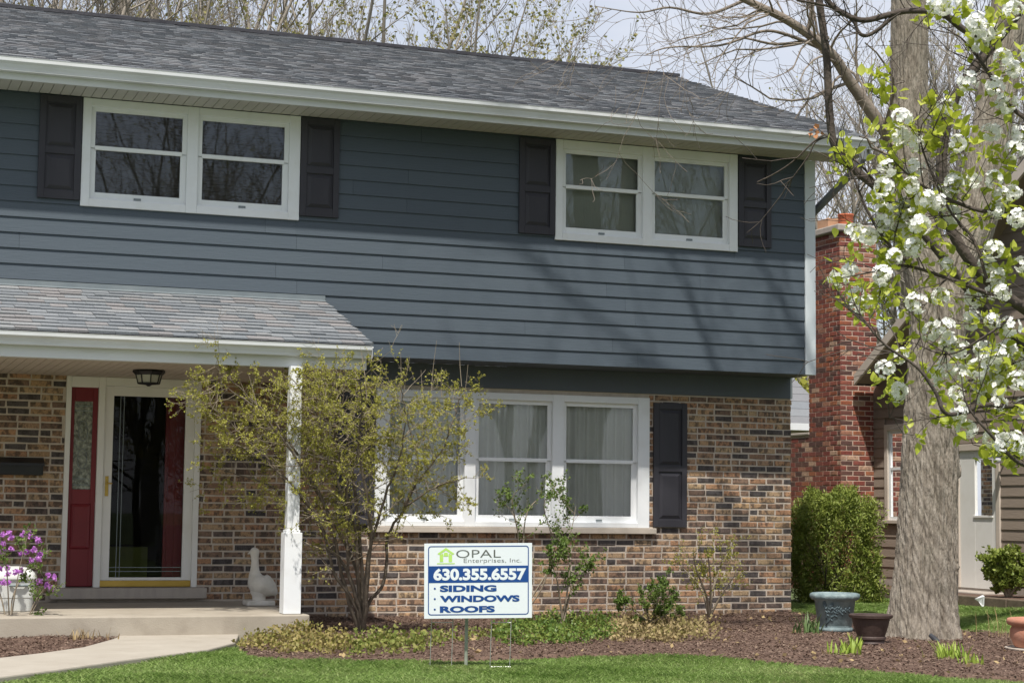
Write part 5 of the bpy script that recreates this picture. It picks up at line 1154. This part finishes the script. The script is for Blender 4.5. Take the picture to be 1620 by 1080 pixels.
# clipped yew between the houses
YB = at(1322, 953, z=0); YDp = float((YB-CAM)@CF)
yw = tag(empty('yew_bush', YB), 'clipped dark green yew bush between house corner and tree', 'bush'); ry = np.random.default_rng(51); kY = YDp/FPX
def yew_pts(n, rng):
    P = []
    while len(P) < n:
        a, b, c = rng.uniform(-1, 1, 3); h = (b+1)/2; wdt = .94+.08*math.sin(a*5+b*3)-.10*max(0, h-.85)/.15
        rr = max(abs(a)/wdt, abs(c))
        if rr**3+max(0, b)**5 > 1.0+.12*math.sin(a*9+c*7)+.08*math.sin(b*11+a*5): continue
        edge_ = max(rr, h); 
        if rng.random() > .15+.85*edge_**2.5: continue
        if -.25 < a < .45 and .25 < h < .62 and rng.random() < .38: continue
        P.append((a, b, c))
    P = np.array(P); X_ = P[:, 0]*70*kY; H = (P[:, 1]+1)/2*176*kY*(1+.04*np.sin(P[:, 0]*7)); Y_ = P[:, 2]*.45
    return YB+CR*X_[:, None]*1+np.array([_f[0], _f[1], 0])*Y_[:, None]+np.c_[np.zeros((len(P), 2)), H+.02]
P = yew_pts(30000, ry); tag(link('foliage', leaves_mesh('foliage', P+(np.sin(P[:, :1]*17+P[:, 2:]*13)*np.sin(P[:, 1:2]*15+P[:, 2:]*19))*CR*.05-CF*.04*np.sin(P[:, 2:]*23+P[:, :1]*21), .055, K['yew'], ry, .7, .15), yw), kind='stuff')
ln_ = []; pt2 = []
for k in range(12): grow(ln_, pt2, YB+np.array([ry.normal(0, .1), ry.normal(0, .1), 0]), np.array([ry.normal(0, .35), ry.normal(0, .3), 1.]), .75, .018, 2, ry, .7, .2, (2, 4), .12, .6)
link('stems', tubes_mesh('stems', ln_, K['darkbark']), yw)
# leafy clump by the neighbour's wall
NB_ = at(1595, 941, x=3.95); DN = float((NB_-CAM)@CF)
shrub('shrub', 'upright dark green shrub in front of the brown side wall', [[(1595, 942), (1580, 915), (1562, 890)], [(1595, 942), (1590, 910), (1583, 884)], [(1596, 942), (1606, 915), (1618, 888)], [(1597, 942), (1612, 925), (1630, 900)], [(1595, 942), (1598, 905), (1602, 884)], [(1593, 942), (1582, 922), (1570, 902)], [(1598, 942), (1620, 920), (1640, 892)], [(1595, 942), (1592, 915), (1575, 886)]], DN, 1, 61, 1, 11, (.06, .15), 4, .05, K['yew'], r0=2.2, leafprob=.85, r1=.3, up=.8, dj=.12)
# lily sprouts
def sprout(u, v, n, h, seed, mat, label, name='lily_sprout', spreadr=.05, wid=.012):
    r = np.random.default_rng(seed); b = at(u, v, z=.02); root = tag(empty(name, b), label, 'plant', 'emerging spring plants in the mulch'); V = []; F = []
    for i in range(n):
        a = r.uniform(0, 6.28); o = np.array([r.normal(0, spreadr), r.normal(0, spreadr), 0]); d_ = np.array([math.cos(a), math.sin(a), 0]); w = np.array([-math.sin(a), math.cos(a), 0])*wid*r.uniform(.6, 1.2); H = h*r.uniform(.5, 1.1); ln2 = r.uniform(.1, .5); q = len(V)
        for t in (0, .35, .7, 1):
            c = o+d_*H*ln2*t*t+np.array([0, 0, H*t*(1-.15*t)]); ww = w*(1-.95*t**2.2); V += [c-ww, c+ww+d_*.002]
        F += [(q, q+1, q+3, q+2), (q+2, q+3, q+5, q+4), (q+4, q+5, q+7, q+6)]
    o = link('leaves', fast_mesh('leaves', np.array(V), np.array(F), mat), root); o.location = (0, 0, 0)
sprout(1336, 1037, 46, .155, 1, K['sprout'], 'lime green lily shoots in front of the dark brown planter', spreadr=.055)
sprout(1352, 1026, 16, .14, 7, K['sprout'], 'thin lime shoots just right of the lily clump by the planter', spreadr=.03)
sprout(1500, 1043, 52, .165, 2, K['sprout'], 'larger lime green lily shoots in front of the tree trunk', spreadr=.07)
sprout(1539, 1052, 20, .12, 3, K['sprout'], 'small lime green shoots at the right of the trunk', spreadr=.035)
sprout(1280, 1003, 26, .24, 4, K['tulip'], 'grey green tulip leaves left of the blue planter', spreadr=.07, wid=.014)
sprout(1308, 1036, 9, .07, 5, K['dryleaf'], 'tiny dry shoots beside the lily clump', spreadr=.03, wid=.005)
sprout(1580, 1008, 22, .32, 6, K['dryleaf'], 'dry straw stems at the back edge of the mulch', spreadr=.08, wid=.0022)
sprout(140, 1013, 40, .12, 8, K['dryleaf'], 'yellowed straw tuft in the bed beside the walk', spreadr=.10, wid=.006)
# ground cover
def cover(poly, dens, label, seed, hgt=.10, mats=('cover',), size=.036, thr=.42):
    r = np.random.default_rng(seed); Q = scatter([g2(*q) for q in poly], 1., r) if False else scatter([g2(*q) for q in poly], dens/9., r)
    keep = (.5+.5*np.sin(Q[:, 0]*6.1+seed)*np.sin(Q[:, 1]*7.3+1)+r.normal(0, .3, len(Q))) > thr; Q = Q[keep]
    n = 9; top = hgt*r.uniform(.25, 1.1, len(Q)); B_ = np.repeat(np.c_[Q, mz(Q[:, 0], Q[:, 1])], n, 0); tt = r.random(len(B_)); P = B_+np.c_[r.normal(0, .028, (len(B_), 2)), tt*np.repeat(top, n)+.004]
    root = tag(link('ground_cover', leaves_mesh('ground_cover', P, size, K[mats[0]], r, .5, .36)), label, 'ground cover', kind='stuff'); return root
K['straw'] = pm('straw_leaf', [(.30, .22, .10), (.40, .31, .16), (.20, .17, .06), (.30, .27, .08)], 3, .8, rnd='island', translucent=.25)
K['vinca'] = pm('dark_cover_leaf', [(.05, .10, .016), (.10, .17, .03), (.19, .25, .05), (.30, .30, .07)], 3, .5, rnd='island', translucent=.25)
K['gold'] = pm('gold_cover_leaf', [(.13, .15, .028), (.24, .22, .055), (.32, .25, .10), (.09, .13, .025)], 3, .6, rnd='island', translucent=.25)
cover([(376, 1030), (410, 1013), (480, 1010), (540, 1016), (560, 1030), (540, 1044), (450, 1042)], 2300, 'golden ground cover between the walk and the tall shrub', 71, .13, ('gold',), .035)
cover([(545, 1032), (570, 1022), (640, 1018), (690, 1020), (690, 1036), (620, 1042), (555, 1044)], 2300, 'yellow green ground cover at the foot of the tall shrub', 74, .13, ('cover',), .036)
cover([(775, 1012), (800, 997), (880, 987), (960, 984), (985, 1000), (975, 1020), (930, 1023), (830, 1026), (780, 1026)], 2400, 'dark green ground cover to the right of the yard sign', 72, .12, ('vinca',), .034, .42)
cover([(965, 1000), (1000, 985), (1060, 990), (1140, 1000), (1130, 1016), (1060, 1024), (970, 1022)], 2200, 'dry straw coloured ground cover near the house corner', 75, .13, ('straw',), .034)
cover([(640, 1016), (700, 1008), (770, 1008), (770, 1018), (700, 1024)], 900, 'sparse ground cover patch behind the sign legs', 73, .10, ('cover',), .034)

# ------------------------------------------------------------------ bare trees behind the houses and across the street
def bg_tree(seed, H, nst, leaf, lsize, dens=1.):
    r = np.random.default_rng(seed); lines = []; pts = []
    P0 = np.array([0, 0, 0.]); th = H*.28
    C = resample(np.array([P0, [r.normal(0, .1), r.normal(0, .1), th*.5], [r.normal(0, .2), r.normal(0, .2), th]]), 5); lines.append((C, np.linspace(H*.014, H*.011, len(C)))); top = C[-1]
    for k in range(nst):
        a = 2*math.pi*k/nst+r.normal(0, .3); d_ = np.array([math.cos(a)*.30, math.sin(a)*.30, 1.]); d_ /= np.linalg.norm(d_); L = H*.72*r.uniform(.75, 1.1); seg = 9; P = [top+np.array([0, 0, -r.uniform(0, th*.3)])]; dd = d_.copy()
        for i in range(seg): dd = dd+r.normal(size=3)*.09+np.array([0, 0, .03]); dd /= np.linalg.norm(dd); P.append(P[-1]+dd*L/seg)
        P = np.array(P); R = np.linspace(H*.0065, H*.0010, seg+1); lines.append((P, R))
        for _ in range(int(16*dens)):
            t = r.uniform(.15, 1.); i = min(int(t*seg), seg-1); q = P[i]+(P[i+1]-P[i])*(t*seg-i); ax_ = P[i+1]-P[i]; ax_ /= np.linalg.norm(ax_); s = r.normal(size=3); s -= ax_*np.dot(s, ax_); s /= np.linalg.norm(s)
            nd_ = ax_*.75+s*.7; grow(lines, pts, q, nd_/np.linalg.norm(nd_), H*r.uniform(.10, .2)*(1.2-t*.5), max(R[i]*.45, .006), 2, r, .6, .25, (3, 5), .13, .6, .6, 4, .0045)
    tm = tubes_mesh('trunk_and_branches', lines, K['bgbark'], True, lambda q: 6 if q > .04 else 3)
    P = np.array(pts); P = P[r.random(len(P)) < leaf]; lmm = leaves_mesh('crown', P+r.normal(0, .05, P.shape), lsize, K['bgleaf'], r, .2, .45) if len(P) > 10 else None
    return tm, lmm
BT = [bg_tree(81, 15, 5, .16, .085, .8), bg_tree(82, 16, 6, .06, .08, .8), bg_tree(83, 14, 5, .3, .09, .75), bg_tree(84, 16, 6, .02, .07, 1.)]
def put_tree(kind, x, y, rot, s, label, group, name='background_tree'):
    o = tag(empty(name, (x, y, 0)), label, 'tree', group); o.rotation_euler = (0, 0, rot); o.scale = (s, s, s)
    for nm, me in (('trunk', BT[kind][0]), ('crown', BT[kind][1])):
        if me: c = bpy.data.objects.new(nm, me); COL.objects.link(c); c.parent = o
def tree_at(u, D): p = at(u, 540, D=D); return p[0], p[1]
rows_ = [(1, -60, 36, 1.0, .2), (3, 40, 33, .95, 1.), (0, 110, 38, 1.0, 2.), (2, 175, 34, .9, 3.), (1, 250, 37, 1., 4.), (3, 300, 41, 1.05, 5.), (0, 345, 35, .93, .7), (2, 430, 37, .9, 1.7), (1, 500, 39, .97, 2.7), (0, 560, 35, .92, 3.7), (2, 640, 38, .90, 4.7), (2, 720, 36, .86, 5.7), (0, 800, 38, .80, .4)]
where = ['leftmost bare tree above the roof ridge', 'second bare tree from the left above the roof', 'third bare tree from the left above the roof', 'fourth leafing tree from the left above the roof', 'fifth bare tree from the left above the roof', 'sixth bare tree from the left above the roof', 'seventh leafing tree from the left above the roof', 'sixth leafing tree from the right above the roof', 'fifth bare tree from the right above the roof', 'fourth leafing tree from the right above the roof', 'third leafing tree from the right above the roof', 'second leafing tree from the right above the roof', 'rightmost leafing tree of the row above the roof']
for (kd, u, D, s, r_), lb in zip(rows_, where):
    x, y = tree_at(u, D); put_tree(kd, x, y, r_, s, lb, 'trees behind the roof')
for (kd, u, D, s, r_), lb in zip([(3, 1330, 46, .9, .3), (3, 1420, 50, 1., 2.3), (1, 1500, 48, 1., 4.1), (3, 1570, 44, 1., 5.2), (3, 1640, 50, 1.05, 1.2), (2, 1345, 55, .62, 2.2), (2, 1400, 60, .66, .9)],
        ['bare tree behind the chimney left of the forked trunk', 'bare tree seen just left of the forked trunk', 'bare tree seen between the two trunk forks', 'bare tree seen behind the right trunk fork', 'bare tree at the right edge behind the blossom', 'low leafing tree just above the chimney pots', 'low leafing tree behind the blossom right of the chimney']):
    x, y = tree_at(u, D); put_tree(kd, x, y, r_, s, lb, 'trees behind the neighbouring house')
for i, (x, y, kd, s, r_) in enumerate([(-6, -41, 3, 1.0, .4), (0, -42, 1, 1.05, 2.), (5, -40, 3, 1.0, 3.), (9, -44, 1, 1.1, 4.4), (13, -41, 3, 1.05, 5.), (17, -45, 1, 1.1, 1.), (21, -42, 3, 1.1, 2.6), (26, -46, 1, 1.15, 3.6), (-13, -44, 1, 1.1, 5.6), (-1, -38, 3, .8, 1.5), (7, -50, 3, 1.2, .9), (11, -38, 3, .85, 2.2), (19, -39, 3, .9, 4.), (3, -48, 1, 1.2, 3.3)]):
    put_tree(kd, x, y, r_, s, 'bare tree across the street mirrored in the upper windows', 'trees across the street', 'street_tree')
# round evergreen seen in the gap beside the chimney
ge = at(1262, 640, D=42); eg = tag(empty('evergreen_bush', (ge[0], ge[1], 0)), 'olive green foliage in the gap between house and chimney', 'bush'); rg = np.random.default_rng(91)
d_ = rand_dirs(9000, rg); P = np.array([ge[0], ge[1], 2.4])+d_*np.array([2.6, 2.2, 2.3])*(rg.random((9000, 1))**.35)*(1+.12*np.sin(d_[:, :1]*9))
tag(link('foliage', leaves_mesh('foliage', P, .14, K['budleaf'], rg, .3, .4), eg), kind='stuff')
